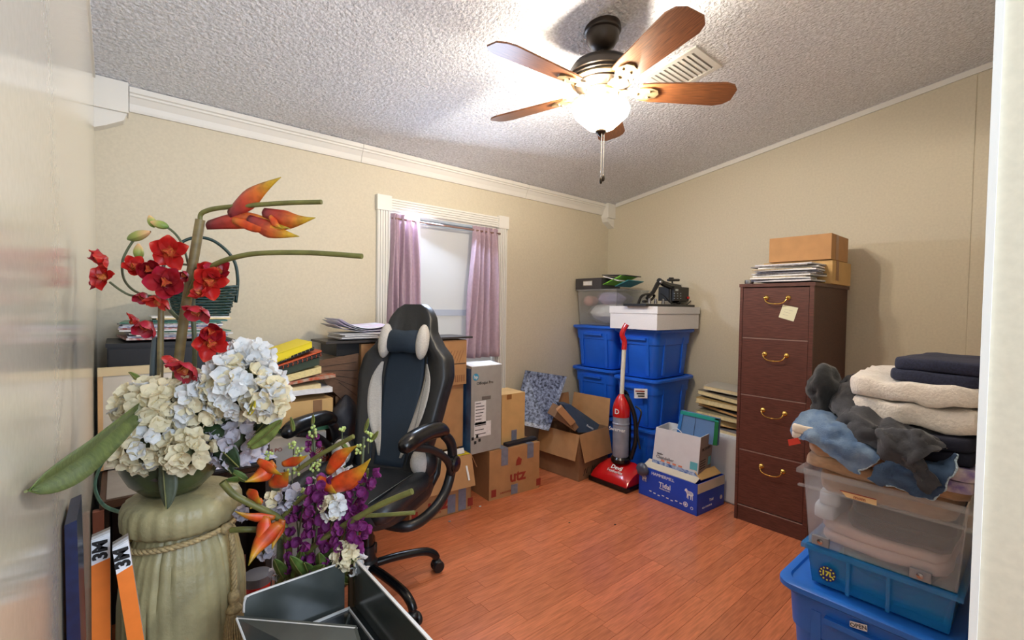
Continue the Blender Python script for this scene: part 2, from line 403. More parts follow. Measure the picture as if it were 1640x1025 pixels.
bm_ = blade_mat(); edge = mat('blade_edge_dark', (46,36,30), .5)
for i in range(5):
    a = math.radians(33+72*i); M = Matrix.Translation((FC.x, FC.y, 2.052)) @ Matrix.Rotation(a, 4, 'Z')
    pitch = Matrix.Rotation(math.radians(-13), 4, 'X')
    out = [(.15, -.045), (.20, -.052), (.47, -.066), (.505, -.055), (.525, -.03), (.528, .03), (.505, .055), (.47, .066), (.20, .052), (.15, .045)]
    b = MB(); pts = [M @ pitch @ V((x, yy, -.012)) for x, yy in out]; nn = (M.to_3x3() @ pitch.to_3x3() @ V((0, 0, 1))).normalized()
    # blade in local frame so the grain follows its length
    bl = bpy.data.objects.new('blade', MB().slab([(x, yy, 0) for x, yy in out], (0, 0, .006)).mesh('blade', bev=.001, seg=1)); COL.objects.link(bl)
    bl.data.materials.append(bm_); bl.parent = fan; bl.matrix_local = Matrix.Translation(-V(fan.location)) @ M @ pitch @ Matrix.Translation((0, 0, -.012)); bl['_o'] = tuple(fan.location)
    ir = MB(); Q = lambda x, yy, z: M @ pitch @ V((x, yy, z))
    ir.slab([Q(x, yy, -.018) for x, yy in ((.07, -.012), (.12, -.012), (.15, -.03), (.185, -.034), (.215, -.022), (.225, 0), (.215, .022), (.185, .034), (.15, .03), (.12, .012), (.07, .012))], nn*.006)
    ir.tube([Q(.06, 0, .005), Q(.10, 0, -.012), Q(.14, 0, -.018)], .009, 8)
    for q in (-.016, .016): ir.blob(Q(.185, q, -.02), .006, .006, .004, 6)
    part('blade_iron', ir, champ, fan, smooth=30)
bowlm = mat('lit_frosted_bowl', (255,244,220), .5, emit=((255,232,190), BOWL_W))
for k in range(3):
    pl_l = bpy.data.lights.new('bulb', 'POINT'); pl_l.energy = 12; pl_l.color = (1, .90, .76); pl_l.shadow_soft_size = .018
    bo_ = bpy.data.objects.new('bulb', pl_l); COL.objects.link(bo_); aa = math.radians(69+120*k); bo_.location = (FC.x+.098*math.cos(aa), FC.y+.098*math.sin(aa), 2.012)
part('light_bowl', lp([(.066, 1.992), (.104, 1.986), (.112, 1.968), (.104, 1.948), (.078, 1.924), (.054, 1.902), (.028, 1.890), (.012, 1.888)]), bowlm, fan, smooth=True)
part('finial', lp([(.012, 1.892), (.022, 1.889), (.022, 1.884), (.014, 1.878), (.006, 1.868), (.003, 1.864)]), bronze, fan, smooth=30)
for k, (dx, zz) in enumerate(((-.006, 1.70), (.008, 1.712))):
    ch = MB()
    n = int((1.874-zz)/.0052)
    for j in range(n): ch.blob((FC.x+dx, FC.y-.01, 1.872-j*.0052), .0021, .0021, .0025, 4)
    cc = part('pull_chain', ch, steel, fan, smooth=True)
    part('chain_fob', MB().lathe([(.001, zz+.006), (.005, zz-.002), (.0065, zz-.012), (.004, zz-.02), (.001, zz-.022)], (FC.x+dx, FC.y-.01, 0), 10), bronze, cc, smooth=True)
# ceiling vent
vt = root('ceiling_vent', 'white ceiling air vent beside the fan blades', 'vent', (1.98, 1.15, cz(1.15)))
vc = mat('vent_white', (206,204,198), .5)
def cq(x, y, dz): return V((x, y, cz(y)-dz))
f_ = MB()
for (x0, x1, y0, y1) in ((1.88, 2.12, 1.02, 1.045), (1.88, 2.12, 1.255, 1.28), (1.88, 1.905, 1.045, 1.255), (2.095, 2.12, 1.045, 1.255)):
    f_.slab([cq(x0, y0, .009), cq(x1, y0, .009), cq(x1, y1, .009), cq(x0, y1, .009)], (0, 0, .009))
part('vent_frame', f_, vc, vt)
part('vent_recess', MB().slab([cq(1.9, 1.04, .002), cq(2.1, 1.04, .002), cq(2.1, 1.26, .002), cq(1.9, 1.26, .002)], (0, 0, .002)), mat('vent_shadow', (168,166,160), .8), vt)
for j in range(9):
    yy = 1.056+j*.0225
    part('louver', MB().slab([cq(1.905, yy, .008), cq(2.095, yy, .008), cq(2.095, yy+.018, .003), cq(1.905, yy+.018, .003)], (0, 0, .0015)), vc, vt)

# ================================================================== filing cabinet
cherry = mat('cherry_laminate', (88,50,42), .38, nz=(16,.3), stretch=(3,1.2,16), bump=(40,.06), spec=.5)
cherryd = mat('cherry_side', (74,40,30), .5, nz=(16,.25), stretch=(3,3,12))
CX, CY0, CY1, CH = 2.675, .785, 1.15, 1.335
cab = root('filing_cabinet', 'tall dark cherry wood filing cabinet with four drawers', 'filing cabinet', (2.95, .97, 0))
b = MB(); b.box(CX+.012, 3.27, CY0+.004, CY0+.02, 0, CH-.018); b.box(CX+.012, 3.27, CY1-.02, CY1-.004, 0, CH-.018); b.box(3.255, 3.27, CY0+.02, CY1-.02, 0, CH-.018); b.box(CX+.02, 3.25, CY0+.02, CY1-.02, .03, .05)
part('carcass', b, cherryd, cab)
part('top_board', MB().box(CX-.004, 3.275, CY0-.004, CY1+.004, CH-.018, CH), cherry, cab, bev=.002)
for y0, y1 in ((CY0, CY0+.02), (CY1-.016, CY1)): part('front_stile', MB().box(CX, CX+.014, y0, y1, 0, CH-.018), cherry, cab)
part('toe_board', MB().box(CX+.004, CX+.02, CY0+.021, CY1-.017, .0, .082), cherry, cab)
part('drawer_rail_light', MB().box(CX+.001, CX+.02, CY0+.021, CY1-.017, .083, .088), mat('rail_edge', (150,122,112), .4), cab, label='pale edge strip above the plinth')
zs = [.09, .403, .715, 1.035, 1.315]
for k in range(4):
    z0, z1 = zs[k]+.004, zs[k+1]-.004
    d = part('drawer', MB().box(CX+.001, CX+.02, CY0+.022, CY1-.018, z0, z1), cherry, cab, bev=.0015)
    if k < 3: part('edge_strip', MB().box(CX+.002, CX+.018, CY0+.022, CY1-.018, z1+.001, z1+.0055), MATS['rail_edge'], d)
    hz = (.335, .645, .952, 1.257)[k]; hb = MB(); yc = .958
    pts = [V((CX, yc-.054, hz)), V((CX-.018, yc-.054, hz-.004)), V((CX-.024, yc-.046, hz-.02)), V((CX-.024, yc-.028, hz-.030)), V((CX-.024, yc, hz-.033)), V((CX-.024, yc+.028, hz-.030)), V((CX-.024, yc+.046, hz-.02)), V((CX-.018, yc+.054, hz-.004)), V((CX, yc+.054, hz))]
    hb.tube(cat(pts, 4), .0032, 8); hb.blob((CX-.024, yc, hz-.033), .0045, .008, .0045, 6)
    Mx = Matrix.Rotation(-math.pi/2, 3, 'Y')
    for q in (-.054, .054):
        hb.lathe([(.002, .008), (.007, .006), (.012, .003), (.014, 0), (.014, -.004)], (CX, yc+q, hz), 14, Mx); hb.blob((CX-.018, yc+q, hz), .006, .006, .006, 6)
    part('handle', hb, brass, d, smooth=40)
nt_ = root('sticky_note', 'pale sticky note stuck tilted on the top drawer of the filing cabinet', 'note', (CX-.001, .93, 1.2))
q = [PX(1254, 488, CX-.001), PX(1278.5, 493, CX-.001), PX(1271, 515, CX-.001), PX(1247, 508, CX-.001)]
part('note_paper', MB().slab(q, (-.001, 0, 0)), mat('note_paper', (222,220,190), .8), nt_)
for k in range(3):
    a = lerp(q[0], q[3], .3+.2*k); c_ = lerp(q[1], q[2], .3+.2*k)
    part('pencil_line', MB().tube([lerp(a, c_, .2)+V((-.0015,0,0)), lerp(a, c_, .75-.1*k)+V((-.0015,0,0))], .0006, 4), mat('pencil', (150,150,140), .8), nt_)
# on top of the cabinet
ORD = ['lowest', 'second from the bottom', 'third from the bottom', 'fourth from the bottom', 'fifth from the bottom', 'sixth from the bottom', 'seventh from the bottom', 'sixth from the top', 'fifth from the top', 'fourth from the top', 'third from the top', 'second from the top', 'topmost']
def labs_for(n, cols, what, where):
    od = ORD[:(n+1)//2]+ORD[-(n//2):]
    return ['%s %s, %s %s' % (cols[k % len(cols)], what, od[k], where) for k in range(n)]
def stack(n, x0, x1, y0, y1, z, ht, mats, nm, lab, ct, grp, jit=.012, rj=6, labs=None, bend=0):
    """n loose thin items one above another; each is its own object"""
    for k in range(n):
        h_ = ht*R.uniform(.7, 1.3); cx, cy = (x0+x1)/2+R.uniform(-jit, jit), (y0+y1)/2+R.uniform(-jit, jit)
        sx_, sy_ = (x1-x0)/2*R.uniform(.94, 1.0), (y1-y0)/2*R.uniform(.94, 1.0); a = math.radians(R.uniform(-rj, rj))
        g = []
        for i in range(5):
            row = []
            for j in range(5):
                u, v_ = -1+i*.5, -1+j*.5; x, yy = u*sx_, v_*sy_
                zz = bend*(abs(u)**2+abs(v_)**2)*.5*(k/n)+.0015*noise.noise(V((x*20, yy*20, k)))
                row.append(V((cx+x*math.cos(a)-yy*math.sin(a), cy+x*math.sin(a)+yy*math.cos(a), z+h_+zz)))
            g.append(row)
        single(nm, MB().grid(g, h_*.9), mats[k % len(mats)], labs[k] if labs else lab, ct, grp)
        z += h_*1.02
    return z
magm = [mat('magazine_white', (206,204,210), .5, nz=(120,.2), stretch=(1,1,9)), mat('magazine_lilac', (176,176,200), .5, nz=(100,.3)), paper, mat('newsprint', (190,176,150), .8, nz=(110,.2)), paper, mat('magazine_dark', (110,104,104), .5, nz=(60,.5))]
stack(13, 2.69, 2.93, .80, 1.10, CH, .0075, magm, 'magazine', 'loose magazine in the untidy pile on top of the filing cabinet', 'magazine', 'magazines on the filing cabinet', .02, 7, labs_for(13, ['pale grey', 'lilac', 'white', 'tan newsprint', 'white', 'dark'], 'magazine', 'of the untidy pile on the filing cabinet'))
single('tin_lid', MB().lathe([(.001, 0), (.022, 0), (.023, .004), (.023, .02), (.018, .022), (.001, .022)], (2.705, 1.115, CH+.001), 18), steel, 'small dark metal lid at the left end of the magazines on the cabinet', 'lid', smooth=30)
def carton(nm, lab, ct, q, h, mt, grp=None, tape=None, lip=True, up=V((0,0,1)), seam=True, seamx=.5):
    """closed carton on base quad q (front-left, front-right, back-right, back-left)"""
    q = [V(p) for p in q]; c_ = sum(q, V())/4; o = root(nm, lab, ct, c_, grp)
    u = up*h
    part('body', MB().slab(q, u*.985), mt, o, bev=.002)
    t = [p+u*.985 for p in q]
    for s_ in ((0, 1), (3, 2)):
        a, b_ = t[s_[0]], t[s_[1]]; a2, b2 = (t[3], t[2]) if s_[0] == 0 else (t[0], t[1])
        part('flap', MB().slab([a, b_, lerp(b_, b2, .495), lerp(a, a2, .495)], u*.015), mt, o)
    return o
def strip_on(o, a, b_, wv, mt, nn, nm='tape', th=.0008):
    """thin strip from a to b with width vector wv on the side of normal nn"""
    return part(nm, MB().slab([V(a)-V(wv)/2, V(a)+V(wv)/2, V(b_)+V(wv)/2, V(b_)-V(wv)/2], V(nn).normalized()*th), mt, o)
z0 = CH
bx = carton('carton', 'yellowish flat carton under the long carton behind the magazines', 'carton', [(2.86,.76,z0),(2.86,1.10,z0),(3.20,1.10,z0),(3.20,.76,z0)], .125, cardl)
strip_on(bx, (2.95,.76,z0+.02), (2.95,.76,z0+.125), (.05,0,0), mat('tape_brown', (150,100,48), .3), (0,-1,0))
bx = carton('carton', 'long plain carton on the very top of the filing cabinet', 'carton', [(2.84,.762,z0+.128),(2.84,1.065,z0+.128),(3.14,1.08,z0+.128),(3.14,.762,z0+.128)], .135, card)
strip_on(bx, (2.94,.762,z0+.13), (2.94,.762,z0+.262), (.05,0,0), MATS['tape_brown'], (0,-1,0))

# ================================================================== totes
def tote(lab, x0, x1, y0, y1, z0, z1, grp='blue storage totes in the corner', mt=bluem, tilt=None):
    o = root('storage_tote', lab, 'storage tote', ((x0+x1)/2, (y0+y1)/2, z0), grp)
    def ring(ins, z, n=5, rad=.05):
        pts = []
        for cx, cy, a0 in ((x1-ins-rad, y1-ins-rad, 0), (x0+ins+rad, y1-ins-rad, 90), (x0+ins+rad, y0+ins+rad, 180), (x1-ins-rad, y0+ins+rad, 270)):
            for k in range(n+1):
                a = math.radians(a0+90*k/n); pts.append(V((cx+rad*math.cos(a), cy+rad*math.sin(a), z)))
        return pts
    def rings(L):
        rs = [ring(*r) for r in L]; n = len(rs[0]); b = MB()
        b.add([p for r in rs for p in r], [(i*n+j, i*n+(j+1) % n, (i+1)*n+(j+1) % n, (i+1)*n+j) for i in range(len(rs)-1) for j in range(n)]+[tuple(range(n))[::-1], tuple(range((len(rs)-1)*n, len(rs)*n))]); return b
    h_ = z1-z0
    part('tub', rings([(.055, z0), (.05, z0+.01), (.034, z0+h_*.68), (.028, z0+h_*.685), (.022, z1-.03), (.012, z1-.03), (.012, z1-.022)]), mt, o, smooth=35)
    part('lid', rings([(.004, z1-.022), (.0, z1-.018), (.0, z1-.004), (.006, z1), (.022, z1), (.026, z1-.006)]), mt, o, smooth=35)
    # ribs and handle recess borders on the two visible sides
    ribs = []
    for yy in (y0+.10, y1-.10): ribs.append(MB().hexa([(x0+.04, yy-.012, z0+.02), (x0+.07, yy-.012, z0+.02), (x0+.07, yy+.012, z0+.02), (x0+.04, yy+.012, z0+.02), (x0+.022, yy-.012, z1-.06), (x0+.06, yy-.012, z1-.06), (x0+.06, yy+.012, z1-.06), (x0+.022, yy+.012, z1-.06)]))
    for xx in (x0+.14, x1-.14): ribs.append(MB().hexa([(xx-.012, y0+.04, z0+.02), (xx+.012, y0+.04, z0+.02), (xx+.012, y0+.07, z0+.02), (xx-.012, y0+.07, z0+.02), (xx-.012, y0+.022, z1-.06), (xx+.012, y0+.022, z1-.06), (xx+.012, y0+.06, z1-.06), (xx-.012, y0+.06, z1-.06)]))
    for rb in ribs: part('rib', rb, mt, o, bev=.003)
    for xx in (x0, ):
        part('handle_lip', MB().box(xx+.006, xx+.03, (y0+y1)/2-.085, (y0+y1)/2+.085, z1-.075, z1-.06), mt, o, bev=.004)
    return o
pos = ('lowest', 'middle', 'top')
for k, (a, b_) in enumerate(((0, .358), (.360, .703), (.705, 1.045))):
    tote('%s blue tote of the stack standing against the right wall by the vacuum' % pos[k], 2.735+.003*k, 3.26, 1.705, 2.08, a, b_)
for k, (a, b_) in enumerate(((0, .360), (.362, .720), (.722, 1.052))):
    tote('%s blue tote of the stack standing deep in the window wall corner' % pos[k], 2.80, 3.28, 2.105, 2.54, a, b_)
lb = root('tote_sticker', 'small white printed sticker on the middle blue tote behind the vacuum', 'sticker', (2.73, 1.9, .6))
sc = [PX(1016, 622, 2.722), PX(1037, 623, 2.722), PX(1037, 638, 2.726), PX(1016, 638, 2.726)]
part('sticker', MB().slab(sc, (-.002, 0, 0)), paper, lb)
for k in range(3):
    a, c_ = lerp(sc[0], sc[3], .2+.25*k), lerp(sc[1], sc[2], .2+.25*k)
    part('print_mark', MB().slab([lerp(a, c_, .1+.1*k), lerp(a, c_, .8), lerp(a, c_, .8)-V((0,0,.008)), lerp(a, c_, .1+.1*k)-V((0,0,.008))], (-.004, 0, 0)), inkb if k else inkr, lb)
# clear bin of clothes on the left stack
clear = mat('clear_plastic', (232,236,242), .12, trans=.85, alpha=.42, spec=.6)
clearb = mat('clear_blue_plastic', (46,156,226), .16, trans=.3, alpha=.62, spec=.6)
clearf = mat('frosted_plastic', (226,232,238), .25, trans=.5, alpha=.27, spec=.6)
def bin_(nm, lab, x0, x1, y0, y1, z0, z1, mt, tap=.03, th=.003, lidm=None, rim=.012):
    o = root(nm, lab, 'storage bin', ((x0+x1)/2, (y0+y1)/2, z0))
    B = [V((x0+tap, y0+tap, z0)), V((x1-tap, y0+tap, z0)), V((x1-tap, y1-tap, z0)), V((x0+tap, y1-tap, z0))]
    T = [V((x0, y0, z1)), V((x1, y0, z1)), V((x1, y1, z1)), V((x0, y1, z1))]
    b = MB(); def_n = [V((0,1,0)), V((-1,0,0)), V((0,-1,0)), V((1,0,0))]
    for i in range(4):
        j = (i+1) % 4; b.slab([B[i], B[j], T[j], T[i]], def_n[i]*th)
    b.slab(B, (0, 0, th)); part('shell', b, mt, o)
    r_ = MB(); w_ = rim
    r_.box(x0-w_, x1+w_, y0-w_, y0, z1-.012, z1); r_.box(x0-w_, x1+w_, y1, y1+w_, z1-.012, z1); r_.box(x0-w_, x0, y0, y1, z1-.012, z1); r_.box(x1, x1+w_, y0, y1, z1-.012, z1)
    part('rim', r_, lidm or mt, o, bev=.002)
    return o
cb = bin_('clear_bin', 'clear plastic bin of pale clothes on the left stack of blue totes', 2.83, 3.24, 2.11, 2.50, 1.055, 1.335, clear, .02)
clo = [mat('cloth_white', (226,226,224), .9, nz=(30,.06), bump=(80,.3), sheen=.2), mat('cloth_pink', (206,160,150), .9, bump=(80,.3)), mat('cloth_teal', (66,110,126), .9, bump=(80,.3)), mat('cloth_lilac', (170,164,196), .9, bump=(80,.3)), mat('cloth_grey', (150,152,160), .9, bump=(80,.3))]
def bundle(nm, lab, c_, rx, ry, rz, mt, sd, nz=.5, cat_='garment', grp=None, n=18):
    b = MB().blob((0, 0, 0), rx, ry, rz, n)
    vs = []
    for p in b.v:
        q = noise.noise_vector(V((p.x*14, p.y*14, p.z*20))+V((sd*5, 0, 0)))
        cr_ = abs(noise.noise(V((p.x*24, p.y*24, p.z*40+sd))))
        s_ = 1+q.x*nz*.35-cr_*nz*.45; vs.append(V((p.x*s_, p.y*s_, p.z*(1+q.z*nz*.4))))
    mz = min(p.z for p in vs); b.v = [p+V(c_)+V((0, 0, -mz-rz)) for p in vs]
    return single(nm, b, mt, lab, cat_, grp, smooth=60)
bundle('folded_cloth', 'white crumpled clothing at the bottom of the clear bin', (3.0, 2.30, 1.145), .15, .165, .075, clo[0], 1)
bundle('folded_cloth', 'peach clothing at the left end of the clear bin', (2.93, 2.44, 1.25), .08, .035, .045, clo[1], 2)
bundle('folded_cloth', 'teal clothing behind the white clothing in the clear bin', (3.08, 2.42, 1.23), .08, .04, .045, clo[2], 3)
bundle('folded_cloth', 'lilac grey clothing high in the clear bin', (3.0, 2.28, 1.265), .14, .085, .055, clo[3], 4)
fm = mat('folder_black', (64,62,66), .6); gm = mat('folder_green', (120,190,60), .5)
bf = root('box_file', 'dark grey box file with a white label on the clear bin', 'box file', (2.9, 2.4, 1.337))
q0, q1 = PX(922, 457, 2.86), PX(963, 456, 2.86)
part('case', MB().box(2.86, 3.1, q1.y, q0.y, 1.337, 1.425), fm, bf, bev=.002)
c_ = PX(941, 450.5, 2.857); part('label_card', MB().box(2.8565, 2.86, c_.y-.042, c_.y+.042, 1.37, 1.40), paper, bf)
part('label_holder', MB().box(2.858, 2.8605, c_.y-.048, c_.y+.048, 1.364, 1.406), steel, bf)
for k, (a, bq, mt_, lb_, tt) in enumerate((((962,458),(996,441),gm,'green folder leaning open on the clear bin', .02), ((964,441),(1002,441),fm,'black folder cover lying open above the green folder', .012), ((985,459),(1006,449),mat('folder_teal',(40,120,130),.5),'teal folder at the right end of the clear bin', .02), ((966,443),(990,450),paper,'sheaf of white paper curling out of the black folder', .03))):
    p0, p1 = PX(*a, 2.88), PX(*bq, 2.88); p0.z = max(p0.z, 1.342); p1.z = max(p1.z, 1.36)
    single('folder' if k != 3 else 'paper_sheaf', MB().slab([p0, p1, p1+V((.2, 0, -.004)), p0+V((.2, 0, 0))], (0, 0, .006)), mt_, lb_, 'folder' if k != 3 else 'paper')
# styrofoam box on the right stack
foam = mat('styrofoam', (226,226,230), .85, nz=(220,.04), bump=(160,.3))
sb = root('foam_box', 'white styrofoam box on the right stack of blue totes', 'foam box', (2.95, 1.87, 1.047))
part('foam_tub', MB().box(2.70, 3.25, 1.69, 2.07, 1.047, 1.155), foam, sb, bev=.004)
part('foam_lid', MB().box(2.695, 3.255, 1.685, 2.075, 1.156, 1.205), foam, sb, bev=.004)
# heat press device
dv = root('heat_press', 'black cap heat press with control box on the white foam box', 'heat press', (2.9, 1.85, 1.206))
DY = 1.83
def D(x, y, yy=DY): return PY(x, y, yy)
part('base_frame', MB().box(D(1018,488).x, D(1106,488).x, DY-.08, DY+.10, 1.206, 1.222), black, dv, bev=.003)
for k, xx in enumerate((1040, 1050, 1062)):
    p = D(xx, 488, DY-.05); part('chrome_foot', MB().lathe([(.001, 1.224), (.012, 1.224), (.012, 1.24), (.009, 1.243), (.009, 1.258), (.001, 1.26)], (p.x, p.y, 0), 14), steel, dv, smooth=30)
part('press_arm', MB().tube([D(1036,478), D(1046,468), D(1053,455), D(1058,448)], [.012, .014, .016, .013], 8), black, dv, smooth=30)
part('lever_handle', MB().tube(cat([D(1022,487), D(1028,474), D(1040,471), D(1048,474), D(1040,482), D(1030,483)], 4), .009, 8), blackg, dv, smooth=30)
part('upper_arm', MB().tube([D(1055,449), D(1062,454), D(1072,458), D(1088,460)], [.018, .022, .024, .02], 8), black, dv, smooth=30)
part('link_bolt', MB().blob(D(1058,452, DY-.02), .012, .012, .014, 8), steel, dv, smooth=True)
part('pressure_knob', MB().tube([D(1077,456), D(1076,447)], .006, 8).tube([D(1070,448.5), D(1087,448.5)], .010, 8), black, dv, smooth=30)
part('wing_nut', MB().tube([D(1072,445.5), D(1078,445.5)], .006, 8), black, dv, smooth=30)
a, bq = D(1074,460), D(1108,483)
cbx = part('control_box', MB().box(a.x, bq.x, DY-.03, DY+.10, bq.z, a.z+.004), black, dv, bev=.003)
for i in range(3):
    for j in range(3):
        p = D(1080+5*j, 470+4*i, DY-.031); part('button', MB().box(p.x-.0045, p.x+.0045, DY-.034, DY-.03, p.z-.003, p.z+.003), mat('button_grey', (150,160,170), .5), cbx)
p = D(1084, 464.5, DY-.031); part('display', MB().box(p.x-.018, p.x+.018, DY-.033, DY-.03, p.z-.007, p.z+.007), mat('display_grey', (176,186,190), .3), cbx)
p = D(1102, 477, DY-.031); part('power_switch', MB().box(p.x-.012, p.x+.012, DY-.038, DY-.03, p.z-.008, p.z+.009), redm, cbx, label='red rocker switch')
part('cable', MB().tube(cat([D(1058,470, DY-.02), D(1066,476, DY-.05), D(1074,485, DY-.06), D(1086,488, DY-.07), D(1098,489, DY-.06), D(1106,482, DY-.05)], 5), .004, 6), black, dv, smooth=30)
part('post', MB().tube([D(1074,484), D(1074,462)], .014, 10), black, dv, smooth=30)
part('heater_plate', MB().lathe([(.001, 1.225), (.035, 1.225), (.037, 1.235), (.02, 1.25), (.001, 1.252)], (D(1082,487).x, DY, 0), 16), blackg, dv, smooth=30)

# ================================================================== open cartons
def open_box(o, C4, h, mt, t=.005, nm='wall'):
    """C4 ground corners front-left, front-right, back-right, back-left"""
    C4 = [V(p) for p in C4]; cen = sum(C4, V())/4; b = MB()
    for i in range(4):
        a, b_ = C4[i], C4[(i+1) % 4]; nn = (cen-(a+b_)/2); nn.z = 0; nn = nn.normalized()*t
        b.slab([a, b_, b_+V((0,0,h)), a+V((0,0,h))], nn)
    b.slab([p+V((0,0,.001)) for p in C4], (0, 0, t)); return part(nm, b, mt, o)
C0, C1, C2, C3 = V((2.385,2.067,0)), V((2.735,2.095,0)), V((2.72,2.46,0)), V((2.365,2.44,0))
bb = root('open_carton', 'large open brown carton full of small boxes left of the vacuum', 'carton', (2.55, 2.27, 0))
open_box(bb, [C0, C1, C2, C3], .322, card2)
U = V((0, 0, 1))
def flap(o, a, b_, d, mt, t=.004, lab=None):
    a, b_, d = V(a), V(b_), V(d); n_ = (b_-a).cross(d).normalized()*t
    sk = (b_-a)*.03
    return part('flap', MB().slab([a, b_, b_+d-sk, a+d+sk], n_), mt, o, label=lab)
h_ = V((0, 0, .322))
flap(bb, C3+h_, C0+h_, (-.035, -.005, -.175), card); flap(bb, C0+h_, C1+h_, (-.005, -.05, -.18), card)
flap(bb, C1+h_, C2+h_, (.03, 0, .20), card); flap(bb, C3+h_, C2+h_, (0, .015, .20), card)
for k in range(3):
    pa = lerp(C0, C1, .15+.25*k)+V((0, -.002, .03)); part('scribble', MB().tube([pa, pa+V((.02, .0015, .045)), pa+V((.035, .003, .01)), pa+V((.05, .004, .05))], .0015, 4), inkb, bb)
ib = root('small_carton', 'small brown box tipped inside the large open carton', 'carton', (2.5, 2.2, .3))
q = [PY(888, 668, 2.2), PY(897, 651, 2.2), PY(917, 672, 2.14), PY(924, 690, 2.14)]
part('body', MB().slab([q[1], PY(906,657,2.16), PY(927,684,2.12), PY(921,691,2.12), q[0]], (.05, .12, 0)), card2, ib, bev=.002)
part('top_panel', MB().slab([PY(892,658,2.155), PY(900,651,2.155), PY(922,676,2.115), PY(914,682,2.115)], (.02,.03,.006)), mat('carton_tan', (176,128,88), .8), ib)
sb2 = root('product_box', 'dark blue grey printed product box leaning in the large open carton', 'box', (2.6, 2.22, .3))
part('body', MB().slab([PY(902,648,2.24), PY(914,648,2.24), PY(960,680,2.12), PY(955,692,2.12), PY(926,693,2.12)], (.03, .1, 0)), mat('box_slate', (58,70,86), .45, nz=(12,.15)), sb2, bev=.002)
lettering('Mountain', .016, PY(945, 684, 2.117), PY(957,688,2.12)-PY(935,676,2.12), (0,0,1), inkw, sb2)
bundle('crumpled_paper', 'white crumpled paper behind the boxes in the large open carton', (2.62, 2.34, .33), .05, .05, .04, paper, 9, cat_='paper')
# dark speckled tile
spk = mat('speckled_stone', (34,44,66), .3, nz=(60,.9), c2=(150,164,196), spec=.6)
tl = [PY(842,593,2.50), PY(908,603,2.38), PY(879,690,2.30), PY(822,677,2.47)]; n_ = (tl[1]-tl[0]).cross(tl[3]-tl[0]).normalized()
if n_.y < 0: n_ = -n_
tb = root('speckled_board', 'dark speckled stone look board leaning between two cartons', 'board', (2.2, 2.3, .3))
part('face', MB().slab(tl, n_*.008), spk, tb, bev=.001)
# utz style cartons
def utz_marks(o, A, B, h, tapes, txt='utz', size=.07, tx=.55, tz=.38):
    A, B = V(A), V(B); d = B-A; n_ = V((d.y, -d.x, 0)).normalized(); L = d.length; e = n_*.0015
    lettering(txt, size, A+d*tx+V((0,0,h*tz))+e, d, U, inkr, o, bold=.003)
    for s_ in (.04, .94):
        a = A+d*s_+V((0,0,h*.06))+e; part('corner_mark', MB().slab([a, a+d*.09, a+d*.09+V((0,0,h*.15)), a+V((0,0,h*.15))], n_*.0006), inkr, o)
    # chip emblem above the word
    a = A+d*(tx-.04)+V((0,0,h*(tz+.22)))+e
    part('emblem', MB().slab([a+d*.0, a+d*.1, a+d*.12+V((0,0,.035)), a+d*.05+V((0,0,.055)), a+d*.01+V((0,0,.03))], n_*.0006), inkr, o)
    for s_, z0_, z1_ in tapes:
        a = A+d*s_+e
        part('tape', MB().slab([a+V((0,0,h*z0_)), a+d*.13+V((0,0,h*z0_)), a+d*.13+V((0,0,h*z1_)), a+V((0,0,h*z1_))], n_*.001), tapeg, o)
    lettering('HANOVER PA', .013, A+d*.35+V((0,0,h*.1))+e, d, U, inkr, o)
A, B = V((1.715,2.20,0)), V((2.103,2.165,0)); D_ = V((.025, .30, 0))
u1 = carton('snack_carton', 'closed brown snack carton with red lettering under the grey printer carton', 'carton', [A, B, B+D_, A+D_], .305, card)
utz_marks(u1, A, B, .305, [(.22,.66,1.0), (.74,.7,1.0), (.42,.02,.22)])
h1 = V((0,0,.306))
for s_ in (.22, .74):
    part('tape', MB().slab([A+(B-A)*s_+h1, A+(B-A)*(s_+.13)+h1, A+(B-A)*(s_+.13)+D_*.5+h1, A+(B-A)*s_+D_*.5+h1], (0,0,.001)), tapeg, u1)
A2, B2 = V((1.183,2.215,0)), V((1.569,2.185,0)); D2 = V((.03, .33, 0))
u2 = root('snack_carton', 'open snack carton with a folded down flap beside the gaming chair', 'carton', (1.38, 2.36, 0))
open_box(u2, [A2, B2, B2+D2, A2+D2], .325, card)
utz_marks(u2, A2, B2, .325, [(.60,.03,.35), (.78,.03,.5)], size=.075, tx=.45, tz=.24)
hh = V((0,0,.325)); flap(u2, A2+hh, B2+hh, (.0, -.06, -.165), card); flap(u2, B2+hh, B2+D2+hh, (.05, 0, -.09), card)
fx = lerp(A2, B2, .86)+hh+V((0, -.05, -.13)); part('white_label', MB().slab([fx, fx+V((.012,0,0)), fx+V((.012,.03,.075)), fx+V((0,.03,.075))], (0,-.004,0)), paper, u2)
single('paper_stack', MB().slab([(1.24,2.225,.331), (1.53,2.20,.334), (1.55,2.24,.345), (1.3,2.245,.345)], (0,0,.008)), paper, 'white papers with a yellow edge lying on the open snack carton', 'paper')
single('yellow_folder', MB().slab([(1.26,2.21,.327), (1.56,2.19,.327), (1.56,2.24,.327), (1.3,2.245,.327)], (0,0,.003)), mat('yellow', (226,206,40), .6), 'yellow folder edge under the white papers on the open snack carton', 'folder')
